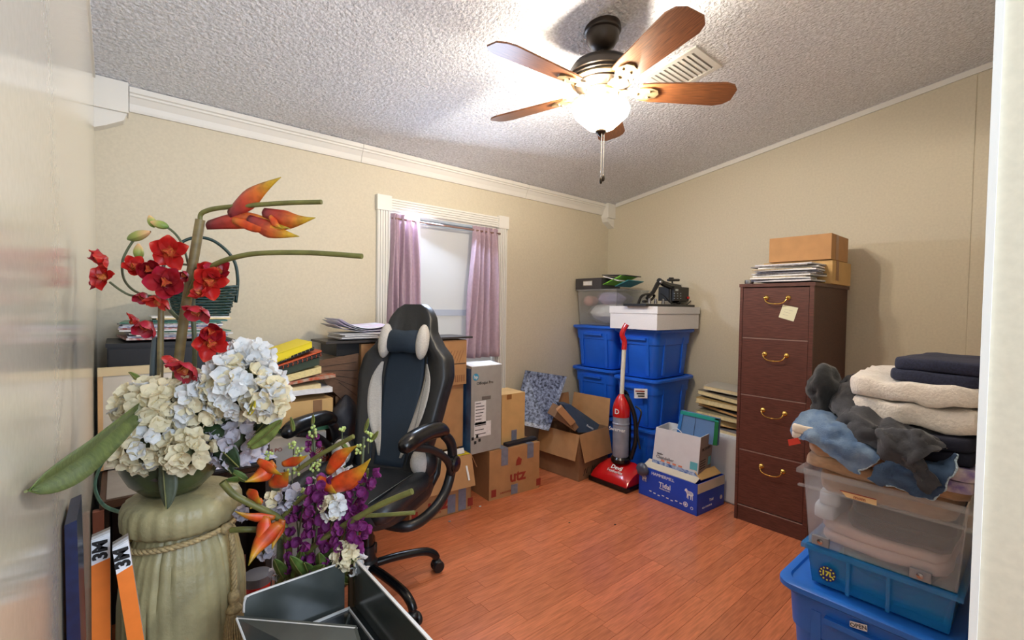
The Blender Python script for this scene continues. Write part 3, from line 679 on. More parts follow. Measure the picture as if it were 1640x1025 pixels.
# plain carton behind chair standing in utz carton, top carton, board, papers
pc = carton('carton', 'plain upright carton between the chair back and the printer carton', 'carton', [(1.24,2.275,.352),(1.568,2.275,.352),(1.562,2.465,.352),(1.24,2.465,.352)], .375, card)
pq = carton('carton', 'wide printed carton topped by the dark board behind the chair', 'carton', [(.93,2.25,.729),(1.572,2.25,.729),(1.572,2.465,.729),(.93,2.465,.729)], .262, card)
for k in range(8): part('printed_bar', MB().box(1.445+.015*k, 1.454+.015*k, 2.2485, 2.2495, .745, .785), mat('faint_ink', (150,104,70), .8), pq)
for k in range(5): part('printed_line', MB().tube([(1.44+.02*k, 2.2485, .86), (1.47+.02*k, 2.2485, .93)], .0012, 4), MATS['faint_ink'], pq)
part('printed_rule', MB().box(1.43, 1.565, 2.2485, 2.2495, .85, .854), inkb, pq)
single('dark_board', MB().box(.752, 1.605, 2.235, 2.465, 1.0, 1.011), mat('board_dark', (58,54,54), .4), 'thin dark board lying across the wide carton behind the chair', 'board', bev=.002)
zz = stack(6, .83, 1.06, 2.245, 2.455, 1.012, .0055, [mat('magazine_grey', (150,146,150), .5), paper], 'magazine', 'magazine under the curling papers on the dark board', 'magazine', 'magazines on the dark board', .008, 3, labs_for(6, ['grey', 'white'], 'magazine', 'of the short pile on the dark board'))
for k in range(4):
    g = []
    for i in range(9):
        row = []
        for j in range(9):
            u, v_ = i/8, j/8; x = .80+.27*u+.01*k; yy = 2.25+.22*v_
            row.append(V((x, yy, zz+.004+.008*k+.045*(1-u)**4*(1+.3*math.sin(k))+.012*math.sin(u*5+k)*(1-v_)*u+.02*u*(v_))))
        g.append(row)
    single('paper_sheet', MB().grid(g, .0015), mat('paper_tinted', (214,222,230), .7, nz=(14,.12), c2=(206,190,214)), ('lowest', 'second', 'third', 'topmost')[k]+' pale curling printed sheet on the magazine pile by the window', 'paper', 'curling sheets on the dark board', smooth=True)
# HP printer carton
hp = root('printer_carton', 'tall grey printer carton standing on the snack carton', 'carton', (1.72, 2.3, .31))
a, b_ = PY(749,718,2.21), PY(802.6,711.6,2.21); z_ = .31
top_z = PY(752,589,2.21).z
xa, xb = 1.582, PY(803,650,2.21).x
part('body', MB().box(xa, xb, 2.21, 2.47, z_, top_z), cardg, hp, bev=.002)
part('side_panel', MB().slab([(xa-.001, 2.215, z_+.005), (xa-.001, 2.465, z_+.005), (xa-.001, 2.465, top_z-.01), (xa-.001, 2.215, top_z-.01)], (-.001,0,0)), mat('carton_blue', (58,110,160), .4, nz=(7,.5), c2=(30,60,100)), hp, label='blue printed side panel')
part('top_flap', MB().slab([(xa, 2.21, top_z+.001), (xb, 2.21, top_z+.001), (xb, 2.33, top_z+.012), (xa, 2.33, top_z+.012)], (0,0,.004)), paper, hp, label='white top flap lifted slightly')
c_ = PY(762, 604, 2.2085)
Mr = Matrix.Rotation(math.pi/2, 3, 'X'); rd = MB()
rd.lathe([(.001, 0), (.021, 0), (.021, .0012), (.001, .0012)], c_, 28, Mr); part('round_logo', rd, mat('logo_blue', (60,150,190), .6), hp)
lettering('hp', .020, c_+V((0,-.0018,0)), (1,0,0), U, mat('carton_grey_light', (220,222,220), .6), hp, bold=.0004)
lettering('OfficeJet Pro', .017, PY(777,613,2.2085), (1,0,0), U, inkb, hp)
slot = MB(); p = PY(779, 637, 2.2085); slot.box(p.x-.033, p.x+.033, 2.2075, 2.2095, p.z-.010, p.z+.010); part('hand_slot', slot, mat('slot_dark', (108,104,100), .8), hp, bev=.004)
for (x0, y0, x1, y1, rows) in ((760.5,643.5,778,678,7), (759.5,678,786,696,3)):
    p, q = PY(x0, y0, 2.2085), PY(x1, y1, 2.2085); lab_ = part('shipping_label', MB().box(p.x, q.x, 2.2078, 2.209, q.z, p.z), paper, hp)
    for k in range(rows):
        zz_ = p.z+(q.z-p.z)*(k+.7)/(rows+.4); part('text_line', MB().box(p.x+.006, p.x+(q.x-p.x)*R.uniform(.5,.9), 2.2072, 2.2079, zz_-.0022, zz_+.0022), inkb, lab_)
for x0, y0 in ((757,703),(764,699),(768,705),(761,709)):
    p = PY(x0, y0, 2.2085); part('handling_mark', MB().box(p.x-.008, p.x+.008, 2.2078, 2.2088, p.z-.009, p.z+.009), inkb, hp)
tn = carton('carton', 'small tan carton beside the grey printer carton', 'carton', [(1.853,2.255,.308),(2.045,2.25,.308),(2.06,2.45,.308),(1.853,2.45,.308)], .32, cardl)
strip_on(tn, (1.955,2.2515,.315), (1.955,2.2515,.39), (.045,0,0), tapeg, (0,-1,0)); strip_on(tn, (1.91,2.2515,.595), (1.91,2.2515,.625), (.04,0,0), MATS['tape_brown'], (0,-1,0))
single('black_pouch', MB().box(1.86, 2.11, 2.20, 2.245, .3075, .325), mat('pouch_black', (30,32,44), .6), 'flat black strap lying before the small tan carton', 'strap', bev=.006)

# ================================================================== vacuum cleaner
vac = root('vacuum_cleaner', 'red upright vacuum cleaner standing in front of the blue totes', 'vacuum cleaner', (2.58, 1.88, 0))
vx, vy = 2.60, 1.885
hd = MB(); g = []
prof = [(2.475, .022), (2.475, .05), (2.50, .085), (2.55, .12), (2.61, .14), (2.655, .145)]
rows = []
for i, v_ in enumerate((-1, -.92, -.6, 0, .6, .92, 1)):
    yy = vy+.005+v_*.148; s_ = 1-.25*abs(v_)**6
    rows.append([V((2.50+(x-2.50)*(1 if abs(v_) < .99 else .9), yy, z*s_)) for x, z in prof]+[V((2.655, yy, .022))])
hd.grid([r+[r[0]] for r in rows]); 
n7 = 8
hd.add([*rows[0]], [tuple(range(7))]); hd.add([*rows[-1]], [tuple(range(7))[::-1]])
part('floor_head', hd, redm, vac, smooth=40)
part('bumper', MB().box(2.462, 2.66, vy-.152, vy+.160, .006, .034), blackg, vac, bev=.006)
for q in (-.12, .12): part('wheel', MB().lathe([(.001, -.012), (.03, -.012), (.032, 0), (.03, .012), (.001, .012)], (2.64, vy+q, .033), 16, Matrix.Rotation(math.pi/2, 3, 'X')), black, vac, smooth=30)
lettering('Featherlite', .02, V((2.513, vy-.02, .101)), (0,-1,0), (.6,0,.75), inkw, vac); lettering('Devil', .03, V((2.535, vy-.02, .121)), (0,-1,0), (.6,0,.5), inkw, vac, bold=.0008)
part('motor_base', MB().lathe([(.05, .14), (.065, .145), (.068, .17), (.056, .185)], (vx+.005, vy, 0), 24), blackg, vac, smooth=30)
dc = part('dust_cup', MB().lathe([(.052, .185), (.054, .19), (.055, .40), (.058, .405), (.058, .412), (.055, .416), (.055, .455)], (vx, vy, 0), 28), mat('dust_cup_plastic', (168,178,196), .12, alpha=.62, spec=.8, nz=(9,.15)), vac, smooth=30)
part('filter_core', MB().lathe([(.02, .2), (.035, .25), (.03, .33), (.04, .335), (.04, .44), (.01, .45)], (vx, vy, 0), 20), mat('filter_grey', (120,126,140), .5), dc, smooth=30)
part('dirt', MB().lathe([(.048, .188), (.048, .21), (.02, .235), (.001, .24)], (vx, vy, 0), 16), mat('dust', (76,78,88), .95), dc, smooth=30)
lettering('Swerver', .026, V((vx-.057, vy-.01, .375)), (.15,-1,0), U, inkw, dc)
part('motor_cap', MB().lathe([(.056, .455), (.058, .46), (.058, .51), (.05, .55), (.036, .58), (.022, .60), (.014, .61)], (vx, vy, 0), 28), redm, vac, smooth=35)
lettering('D', .034, V((vx-.060, vy-.008, .495)), (.1,-1,0), U, inkw, vac, bold=.001)
part('spine', MB().tube(cat([(vx+.062, vy-.02, .16), (vx+.066, vy-.02, .4), (vx+.055, vy-.01, .58), (vx+.015, vy, .63)], 5), .014, 10), blackg, vac, smooth=30)
part('hose', MB().tube(cat([(vx+.04, vy-.055, .17), (vx+.05, vy-.085, .3), (vx+.05, vy-.075, .45), (vx+.02, vy-.05, .56), (vx+.01,vy-.02,.60)], 6), .015, 10), black, vac, smooth=30)
part('cord', MB().tube(cat([(vx+.05, vy-.08, .53), (vx+.04, vy-.13, .5), (vx+.045, vy-.10, .38), (vx+.05, vy-.12, .25)], 6), .006, 6), black, vac, smooth=30)
part('tube', MB().tube([(vx, vy, .60), (vx+.01, vy-.005, .92)], .0145, 14), mat('tube_white', (216,214,202), .35), vac, smooth=30)
part('grip', MB().tube(cat([(vx+.01, vy-.005, .91), (vx+.012, vy-.005, .965), (vx+.0, vy+.006, 1.01), (vx+.006, vy-.004, 1.05), (vx+.018, vy-.018, 1.082)], 5), [.018]*21, 12), redm, vac, smooth=30)

# ================================================================== ream box, white box, filter, books
hamb = mat('ream_blue', (26,72,190), .45, nz=(8,.06))
hamw = mat('ream_cream', (206,196,178), .8)
A, B = V((2.548,1.70,0)), V((2.522,1.292,0)); E_ = V((.29,-.02,0))
hb = root('ream_box', 'open blue paper ream carton with white lettering on the floor', 'carton', (2.68, 1.5, 0))
open_box(hb, [B, B+E_, A+E_, A], .183, hamb)
d = B-A; n_ = V((-1, -.05, 0))
e = n_*.0012
lettering('HAMMERMILL', .019, A+d*.43+V((0,0,.158))+e, d, U, inkw, hb)
lettering('Tidal', .030, A+d*.47+V((0,0,.105))+e, d, U, inkw, hb, bold=.0006); lettering('Multipurpose', .010, A+d*.47+V((0,0,.083))+e, d, U, inkw, hb)
for k in range(9):
    a = A+d*(.2+.075*k)+V((0,0,.04-.004*(k % 3)))+e; part('print_mark', MB().slab([a, a+d*.04, a+d*.04+V((0,0,.006)), a+V((0,0,.006))], n_*.0006), inkw, hb)
def disc(o, c_, r, right, nn, mt, nm='seal'):
    right = V(right).normalized(); nn = V(nn).normalized(); up = right.cross(nn); 
    part(nm, MB().slab([V(c_)+right*r*math.cos(2*math.pi*k/20)+up*r*math.sin(2*math.pi*k/20) for k in range(20)], nn*.0007), mt, o)
disc(hb, A+d*.82+V((0,0,.045))+e, .015, d, n_, inkw); disc(hb, A+d*.82+V((0,0,.045))+e*1.8, .011, d, n_, hamb); disc(hb, A+d*.82+V((0,0,.045))+e*2.4, .007, d, n_, inkw)
disc(hb, A+d*.92+V((0,0,.035))+e, .009, d, n_, inkw); disc(hb, A+d*.92+V((0,0,.035))+e*1.8, .006, d, n_, hamb)
zeb = [(0,.045),(.006,.056),(.014,.058),(.018,.050),(.026,.047),(.045,.048),(.054,.044),(.058,.030),(.055,.030),(.053,.024),(.054,.0),(.050,.0),(.048,.022),(.044,.024),(.043,.0),(.039,.0),(.038,.022),(.026,.022),(.026,.0),(.022,.0),(.021,.022),(.018,.004),(.015,.004),(.016,.026),(.010,.040),(.003,.040)]
def zebra(o, org_, right, nn, s_=1.0):
    right = V(right).normalized(); P = [V(org_)+right*x*s_+U*z*s_ for x, z in zeb]
    b = MB(); n = len(P); b.add(P+[p+V(nn).normalized()*.0007 for p in P], [tuple(range(n)), tuple(range(n, 2*n))]); part('zebra_emblem', b, inkw, o)
    for k in range(6):
        a = V(org_)+right*(.018+.006*k)*s_+U*.030*s_+V(nn).normalized()*.001; part('zebra_stripe', MB().slab([a, a+right*.002*s_, a+right*.003*s_+U*.016*s_, a+right*.001*s_+U*.016*s_], V(nn).normalized()*.0005), hamb, o)
zebra(hb, A+d*.80+V((0,0,.082))+e, d, n_); zebra(hb, A+d*.04+V((0,0,.09))+e, d, n_, .75)
ee = (B+E_)-B; en = V((0,-1,0))
part('cream_band', MB().slab([B+V((0,-.001,.128)), B+E_+V((0,-.001,.128)), B+E_+V((0,-.001,.184)), B+V((0,-.001,.184))], (0,-.001,0)), hamw, hb)
lettering('Tidal', .016, B+ee*.5+V((0,-.002,.065)), ee, U, inkw, hb); lettering('8.5 x 11 IN 20 LB', .010, B+ee*.35+V((0,-.002,.035)), ee, U, inkw, hb); disc(hb, B+ee*.87+V((0,-.002,.055)), .013, ee, en, inkw)
fl1 = part('flap', MB().slab([A+V((.01,-.02,.18)), lerp(A,B,.95)+V((.01,0,.18)), lerp(A,B,.95)+V((.07,0,.20)), A+V((.07,-.03,.215))], (0,0,.004)), hamw, hb)
part('flap', MB().slab([B+V((.06,.012,.19)), B+E_+V((-.02,.012,.19)), B+E_+V((-.03,.05,.225)), B+V((.06,.05,.225))], (0,0,.004)), cardl, hb)
# crumpled dark tape on the left end
bundle('tape_wad', 'crumpled grey tape hanging over the left end of the blue ream box', (2.535, 1.665, .165), .03, .045, .04, mat('tape_dark', (72,78,96), .3), 12, cat_='tape')
# white ceiling fan box tilted in it
wt = root('lamp_carton', 'white open carton with a blue bottom band tilted in the ream box', 'carton', (2.7, 1.5, .2))
X0 = 2.60
fl_, fr, brr, bl_ = PX(1051,684,X0), PX(1122.5,701,X0-.01), PX(1117,768,X0-.01), PX(1044,743,X0)
dw = V((.17,.01,.004)); dr = dw
t_ = .004
g_ = MB(); g_.slab([fl_, fr, brr, bl_], (t_,0,0)); g_.slab([fr, fr+dw, brr+dw, brr], (0,t_,0)); g_.slab([fl_, fl_+dw, bl_+dw, bl_], (0,-t_,0)); g_.slab([fl_+dw, fr+dw, brr+dw, bl_+dw], (-t_,0,0)); g_.slab([bl_, brr, brr+dw, bl_+dw], (0,0,t_))
part('wall', g_, cardw, wt)
part('blue_band', MB().slab([lerp(fl_,bl_,.86), lerp(fr,brr,.86), brr, bl_], (-.0012,0,0)), mat('band_blue', (40,84,160), .6, nz=(60,.8), c2=(190,204,226)), wt)
part('end_panel', MB().slab([fr+V((0,-.001,0)), fr+dw+V((0,-.001,0)), brr+dw+V((0,-.001,0)), brr+V((0,-.001,0))], (0,-.001,0)), mat('panel_taupe', (146,126,116), .7), wt)
def onf(u, v_): return lerp(lerp(fl_, fr, u), lerp(bl_, brr, u), v_)+V((-.0025,0,0))
dd = fr-fl_
lettering('Anslie', .012, onf(.16,.66), dd, U, inkb, wt); lettering('Chandelier', .020, onf(.28,.745), dd, U, mat('ink_grey', (110,110,120), .7), wt)
part('teal_badge', MB().slab([onf(.83,.62), onf(.98,.62), onf(.98,.80), onf(.83,.80)], (-.0008,0,0)), mat('badge_teal', (96,176,190), .6), wt)
for k in range(4): part('orange_mark', MB().slab([onf(.2+.13*k,.80), onf(.28+.13*k,.80), onf(.28+.13*k,.84), onf(.2+.13*k,.84)], (-.0006,0,0)), mat('mark_orange', (220,130,100), .7), wt)
def ons(u, v_): return lerp(lerp(fr, fr+dw, u), lerp(brr, brr+dw, u), v_)+V((0,-.0028,0))
lettering('MCTAVISH', .017, ons(.5,.33), dw, U, inkb, wt)
for k in range(4): part('text_line', MB().slab([ons(.08,.58+.06*k), ons(.5,.58+.06*k), ons(.5,.60+.06*k), ons(.08,.60+.06*k)], (0,-.0006,0)), inkb, wt)
part('teal_badge', MB().slab([ons(.72,.57), ons(.93,.57), ons(.93,.77), ons(.72,.77)], (0,-.0008,0)), MATS['badge_teal'], wt)
part('orange_band', MB().slab([ons(.02,.90), ons(.75,.90), ons(.75,.96), ons(.02,.96)], (0,-.0006,0)), MATS['mark_orange'], wt)
part('rolled_edge', MB().tube(cat([PX(1073,690,X0+.06), PX(1083,686,X0+.06), PX(1092,693,X0+.03)],4), .002, 6), paper, wt)
# blue filter panel
fx = X0+.10; fp = root('furnace_filter', 'blue mesh filter in a green edged frame standing in the white carton', 'filter', (fx, 1.45, .35))
F = [PX(1091,657,fx), PX(1152,671,fx), PX(1149,703,fx), PX(1083,692,fx)]
F[2].z -= .04; F[3].z -= .04
part('mesh', MB().slab(F, (.02,0,0)), mat('filter_blue', (96,130,178), .7, nz=(300,.35), bump=(300,.5)), fp)
teal = mat('frame_green', (34,150,140), .5)
part('frame', MB().slab([F[0], F[1], lerp(F[1],F[2],.12), lerp(F[0],F[3],.12)], (-.006,0,0)), teal, fp)
part('frame', MB().slab([lerp(F[1],F[0],.09), F[1], F[2], lerp(F[2],F[3],.09)], (-.006,0,0)), mat('frame_darkgreen', (20,110,60), .5), fp)
part('frame', MB().slab([F[0], lerp(F[0],F[1],.08), lerp(F[3],F[2],.08), F[3]], (-.006,0,0)), mat('frame_blue', (52,120,190), .5), fp)
part('crease', MB().tube([lerp(F[0],F[1],.42)+V((-.001,0,0)), lerp(F[3],F[2],.42)+V((-.001,0,0))], .0012, 4), inkb, fp)
bundle('plastic_packing', 'clear crumpled packing in front of the blue filter', (X0+.055, 1.40, .375), .03, .07, .03, paper, 14, cat_='packing', n=10)
# grey box with papers next to cabinet, books on it
gb = root('document_box', 'grey white document box between the ream box and the cabinet', 'box', (2.98, 1.32, 0))
open_box(gb, [(2.85,1.168,0), (3.2,1.168,0), (3.2,1.55,0), (2.85,1.55,0)], .40, cardw)
part('end_panel', MB().slab([(2.85,1.167,.0),(3.2,1.167,.0),(3.2,1.167,.4),(2.85,1.167,.4)], (0,-.001,0)), cardg, gb)
stack(5, 2.87, 3.18, 1.19, 1.52, .30, .02, [cardw, mat('blue_folder', (50,100,170), .5), paper, MATS['blue_folder'], paper], 'folder', 'paper or blue folder filling the grey document box', 'folder', 'folders in the document box', .004, 1, labs_for(5, ['white', 'blue', 'white paper', 'blue', 'white paper'], 'folder', 'inside the grey document box'))
bk = [mat('book_grey', (150,146,150), .6), mat('book_ochre', (196,148,90), .7, nz=(50,.08)), mat('book_cream', (214,194,146), .75, nz=(70,.1)), mat('book_dark', (60,54,40), .6), mat('book_tan', (190,164,110), .7, nz=(70,.1)), paperc, mat('book_white', (204,200,190), .7)]
zb = .405; labs_b = ['grey white book at the bottom of the leaning book pile', 'ochre book in the pile above the document box', 'thick cream paged book in the pile above the document box', 'dark covered book in the pile beside the cabinet', 'tan paged book near the top of the pile beside the cabinet', 'curved cream paged book second from the top of the pile', 'pale open book on the very top of the pile beside the cabinet']
for k in range(7):
    th_ = (.03, .035, .03, .02, .035, .03, .025)[k]; a = math.radians((-8, 14, 4, -12, 6, -4, 9)[k]); cx, cy = 3.02+(.0, .02, -.01, .02, .0, .02, .03)[k], 1.34+(.0, -.01, .02, .01, .03, .02, .0)[k]
    M_ = Matrix.Translation((cx, cy, zb)) @ Matrix.Rotation(a, 4, 'Z') @ Matrix.Rotation(math.radians((2, 3, 3, 4, 4, 5, 5)[k]), 4, 'X')
    o = root('book', labs_b[k], 'book', (cx, cy, zb))
    L_, W_ = .125, .15; T = lambda *p: M_ @ V(p)
    cv = mat('cover_%d' % k, ((120,118,122), (186,132,74), (150,140,110), (40,36,34), (160,132,80), (120,112,96), (176,172,160))[k], .6)
    part('page_block', MB().hexa([T(-L_+.003,-W_+.004,.003), T(L_-.004,-W_+.004,.003), T(L_-.004,W_-.004,.003), T(-L_+.003,W_-.004,.003), T(-L_+.003,-W_+.004,th_-.003), T(L_-.004,-W_+.004,th_-.003), T(L_-.004,W_-.004,th_-.003), T(-L_+.003,W_-.004,th_-.003)]), bk[(k*2+2) % 7] if k in (1, 3) else bk[2] if k in (2, 4, 5) else paperc, o)
    b = MB()
    for z0_, z1_ in ((0, .003), (th_-.003, th_)): b.hexa([T(-L_,-W_,z0_), T(L_,-W_,z0_), T(L_,W_,z0_), T(-L_,W_,z0_), T(-L_,-W_,z1_), T(L_,-W_,z1_), T(L_,W_,z1_), T(-L_,W_,z1_)])
    b.hexa([T(L_-.003,-W_,0), T(L_,-W_,0), T(L_,W_,0), T(L_-.003,W_,0), T(L_-.003,-W_,th_), T(L_,-W_,th_), T(L_,W_,th_), T(L_-.003,W_,th_)])
    part('cover', b, cv, o); zb += th_+.012

# ================================================================== gaming chair
CX0, CY0_ = .775, 1.805
CMx = Matrix.Translation((CX0, CY0_, 0)) @ Matrix.Rotation(math.radians(-58.5), 4, 'Z')
def Wc(x, y, z): return CMx @ V((x, y, z))
chm = mat('black_leatherette', (26,29,34), .42, nz=(40,.1), bump=(140,.25), spec=.55)
chf = mat('black_chair_fabric', (28,44,60), .75, bump=(220,.4))
mesh_m = mat('light_grey_mesh', (190,186,180), .75, nz=(420,.12), stretch=(.3,.3,1), bump=(400,.4))
glb = mat('glossy_black_tube', (14,15,18), .27)
ch = root('gaming_chair', 'black gaming chair with light grey mesh stripes and loop arms', 'chair', (CX0, CY0_, 0))
for k in range(5):
    a = math.radians(-9+72*k); dx, dy = math.cos(a), math.sin(a); o = V((CX0, CY0_, 0)); d = V((dx, dy, 0))
    lg = part('base_leg', MB().tube(cat([o+d*.02+U*.115, o+d*.12+U*.118, o+d*.24+U*.108, o+d*.29+U*.085, o+d*.305+U*.062], 5), .017, 12), glb, ch, smooth=True)
    cs = MB(); s_ = V((-dy, dx, 0))
    Mw = Matrix((s_, d, U)).transposed()
    for q in (-.015, .015): cs.lathe([(.001, -.009), (.022, -.009), (.026, -.004), (.026, .004), (.022, .009), (.001, .009)], o+d*.31+s_*q+U*.027, 18, Matrix((d, U, s_)).transposed())
    cs.tube([o+d*.305+U*.07, o+d*.308+U*.03], .009, 8); cs.blob(o+d*.305+U*.045, .022, .022, .016, 8)
    part('caster', cs, black, lg, smooth=40)
part('hub', MB().lathe([(.03, .09), (.042, .095), (.042, .135), (.034, .145), (.03, .20)], (CX0, CY0_, 0), 20), black, ch, smooth=30)
part('gas_lift', MB().lathe([(.024, .19), (.024, .30), (.014, .30), (.014, .37)], (CX0, CY0_, 0), 18), glb, ch, smooth=30)
part('tilt_plate', MB().obox(Wc(-.12, -.13, .345), Wc(.24, 0, 0)-Wc(0,0,0), Wc(0, .26, 0)-Wc(0,0,0), U*.035), black, ch, bev=.008)
def superlofted(secs, n=28, e=.55):
    b = MB(); vs = []
    for c_, hx, hy, z in secs:
        for j in range(n):
            a = 2*math.pi*j/n; ca, sa = math.cos(a), math.sin(a)
            vs.append(Wc(c_[0]+hx*math.copysign(abs(ca)**e, ca), c_[1]+hy*math.copysign(abs(sa)**e, sa), z))
    k = len(secs); b.add(vs, [(i*n+j, i*n+(j+1) % n, (i+1)*n+(j+1) % n, (i+1)*n+j) for i in range(k-1) for j in range(n)]+[tuple(range(n))[::-1], tuple(range((k-1)*n, k*n))]); return b
part('seat', superlofted([((0,-.02), .20, .20, .375), ((0,-.02), .235, .235, .39), ((0,-.02), .245, .245, .42), ((0,-.02), .24, .24, .455), ((0,-.02), .20, .21, .472), ((0,-.02), .10, .1, .474)]), chm, ch, smooth=50)
for s_ in (-1, 1):
    part('seat_bolster', MB().tube(cat([Wc(s_*.20, .14, .46), Wc(s_*.215, .0, .475), Wc(s_*.215, -.14, .465), Wc(s_*.19, -.235, .435)], 5), [.03]*3+[.042]*10+[.038, .03, .02], 12), chm, ch, smooth=True)
    part('seat_stripe', MB().grid([[Wc(s_*(.145+.004*j), -.20+.06*i, .4755+.004*j) for j in range(3)] for i in range(6)], .001), mesh_m, ch)
hw = [(0,.165),(.12,.185),(.35,.215),(.55,.238),(.66,.225),(.75,.165),(.82,.128),(.90,.118),(.96,.095),(1,.05)]
def interp(T_, v_):
    for (a, b_), (c_, d_) in zip(T_, T_[1:]):
        if v_ <= c_: t = (v_-a)/(c_-a); t = t*t*(3-2*t)*.4+t*.6; return b_+(d_-b_)*t
    return T_[-1][1]
def bz(v_): return .46+.735*v_
def by(v_): return .175+.21*v_+.02*math.sin(v_*math.pi)
def Fb(u, v_, off=0):
    w_ = interp(hw, v_); side = max(0, abs(u)-.45)/.55
    return Wc(u*w_, by(v_)-.035-.045*(1-(abs(u)**2-.6)**2 if abs(u) > .7 else side*1.2)*min(1, 4*(1-v_))*min(1, v_*5+.3)-off, bz(v_))
b = MB(); n = 36; vv = [i/34 for i in range(35)]; vs = []
for v_ in vv:
    w_ = interp(hw, v_)
    for j in range(n):
        a = 2*math.pi*j/n; u = math.copysign(abs(math.cos(a))**.75, math.cos(a)); s_ = math.sin(a)
        if s_ < 0:
            side = max(0, abs(u)-.45)/.55; f_ = -(.035+.05*side*(1.6-.8*side)*min(1, 4*(1-v_))*min(1, v_*5+.3))*min(1, (-s_*2.2)**.5)
        else: f_ = .04*s_**.6
        vs.append(Wc(u*w_, by(v_)+f_, bz(v_)))
b.add(vs, [(i*n+j, i*n+(j+1) % n, (i+1)*n+(j+1) % n, (i+1)*n+j) for i in range(len(vv)-1) for j in range(n)]+[tuple(range(n))[::-1], tuple(range((len(vv)-1)*n, len(vv)*n))])
bk_ = part('backrest', b, chm, ch, smooth=60)
def Ff(u, v_, off): 
    w_ = interp(hw, v_); side = max(0, abs(u)-.45)/.55
    f_ = -(.035+.05*side*(1.6-.8*side)*min(1, 4*(1-v_))*min(1, v_*5+.3))
    return Wc(u*w_, by(v_)+f_-off, bz(v_))
ctr = [[Ff(-.43+.86*j/12, .03+.68*i/20, .002) for j in range(13)] for i in range(21)]
part('centre_panel', MB().grid(ctr, .001), chf, bk_, smooth=True)
for s_ in (-1, 1):
    g = []
    for i in range(19):
        t = i/18; v_ = .08+.55*t
        cu = (.30+.27*math.sin(t*math.pi*.72))*s_; wd = (.03+.24*math.sin(math.pi*min(1, t*.97+.02))**.8)
        g.append([Ff(cu+s_*wd*(j/4-.5), v_, .0045) for j in range(5)])
    part('mesh_stripe', MB().grid(g, .001), mesh_m, bk_, smooth=True, label='light grey mesh stripe')
    part('stitched_seam', MB().tube([Ff(s_*.52, .05+.62*i/12, .003) for i in range(13)], .002, 5), chf, bk_)
# head pillow
pm = part('head_pillow', MB().blob((0,0,0), .098, .035, .075, 14), chf, ch, smooth=True)
def place_blob(o, M_):
    o.data.transform(Matrix.Translation(org(o))); o.data.transform(M_); o.data.transform(Matrix.Translation(-org(o)))
pv = .765; Mp = Matrix.Translation(Wc(0, by(pv)-.075, bz(pv))) @ Matrix.Rotation(math.radians(-58.5), 4, 'Z') @ Matrix.Rotation(math.radians(-15), 4, 'X')
def pil(x, y, z):   # pillow shape: flared at the ends
    return V((x, y, z*(.72+.5*(abs(x)/.1)**1.5)))
bb_ = MB().blob((0,0,0), .105, .036, .070, 16); bb_.v = [Mp @ pil(*p) for p in bb_.v]
pm.data = bb_.mesh('head_pillow', org(ch), smooth=True); pm.data.materials.append(chf)
for s_ in (-1, 1):
    wg = MB().blob((0,0,0), .03, .034, .082, 12); wg.v = [Mp @ (V((p.x+s_*.098, p.y-.004, p.z*1.0))) for p in wg.v]
    part('pillow_wing', wg, mesh_m, pm, smooth=True, label='light grey mesh end of the head pillow')
for s_ in (-1, 1):
    wb_ = MB().blob(Wc(s_*.205, .11, .535), .05, .05, .072, 12); part('hip_wing', wb_, chm, ch, smooth=True)
    c0_ = Wc(s_*.195, .085, .54); part('hip_mesh', MB().blob(c0_, .042, .042, .058, 12), mesh_m, ch, smooth=True, label='light grey rounded mesh patch at the hip')
    # arm: pad and loop
    part('arm_pad', MB().tube(cat([Wc(s_*.262, -.17, .672), Wc(s_*.267, -.12, .690), Wc(s_*.27, 0, .693), Wc(s_*.277, .09, .683), Wc(s_*.282, .14, .66)], 5), [.014, .022, .027, .03, .032]+[.034]*10+[.032, .03, .028, .026, .024, .02], 14), glb, ch, smooth=True)
    al = part('arm_loop', MB().tube(cat([Wc(s_*.28, .12, .66), Wc(s_*.295, .17, .60), Wc(s_*.295, .175, .50), Wc(s_*.29, .12, .41), Wc(s_*.275, .02, .365), Wc(s_*.235, -.08, .352), Wc(s_*.12, -.09, .355)], 6), .021, 12), black, ch, smooth=True)
    part('arm_brace', MB().tube(cat([Wc(s_*.265, -.10, .665), Wc(s_*.285, .02, .62), Wc(s_*.30, .12, .55), Wc(s_*.30, .16, .48)], 6), .016, 10), black, ch, smooth=True)
    part('arm_knob', MB().lathe([(.001, -.018), (.032, -.016), (.036, -.008), (.036, .008), (.030, .016), (.001, .018)], Wc(s_*.31, .17, .52), 20, (CMx.to_3x3() @ Matrix.Rotation(math.pi/2, 3, 'Y'))), blackg, al, smooth=35)
    part('recline_bracket', MB().tube([Wc(s_*.21, .1, .40), Wc(s_*.215, .19, .46), Wc(s_*.215, .21, .56)], .018, 10), black, ch, smooth=True)

# ================================================================== left side: desk, black cabinet, boxes
desk_t = mat('desk_grey_top', (146,140,134), .55, nz=(20,.06)); desk_w = mat('desk_brown', (74,50,38), .5, nz=(12,.2), stretch=(1,1,8))
dk = root('desk', 'low brown edged desk with a grey top along the left wall behind the plinth', 'desk', (.2, 2.0, 0))
part('desk_top', MB().box(-.045, .425, 1.80, 2.17, .575, .598), desk_w, dk, bev=.002)
part('desk_pad', MB().box(-.03, .41, 1.81, 2.16, .5985, .601), desk_t, dk)
for xx in (-.045, .40): part('side_panel', MB().box(xx, xx+.02, 1.82, 2.16, 0, .575), mat('desk_dark', (38,30,26), .6), dk)
part('back_panel', MB().box(-.02, .40, 2.14, 2.155, .15, .575), MATS['desk_dark'], dk)
sp_ = PY(150, 860, 1.62); part('reddish_post', MB().box(-.06, -.035, 1.79, 1.815, 0, .575), mat('post_red', (130,78,64), .5), dk)
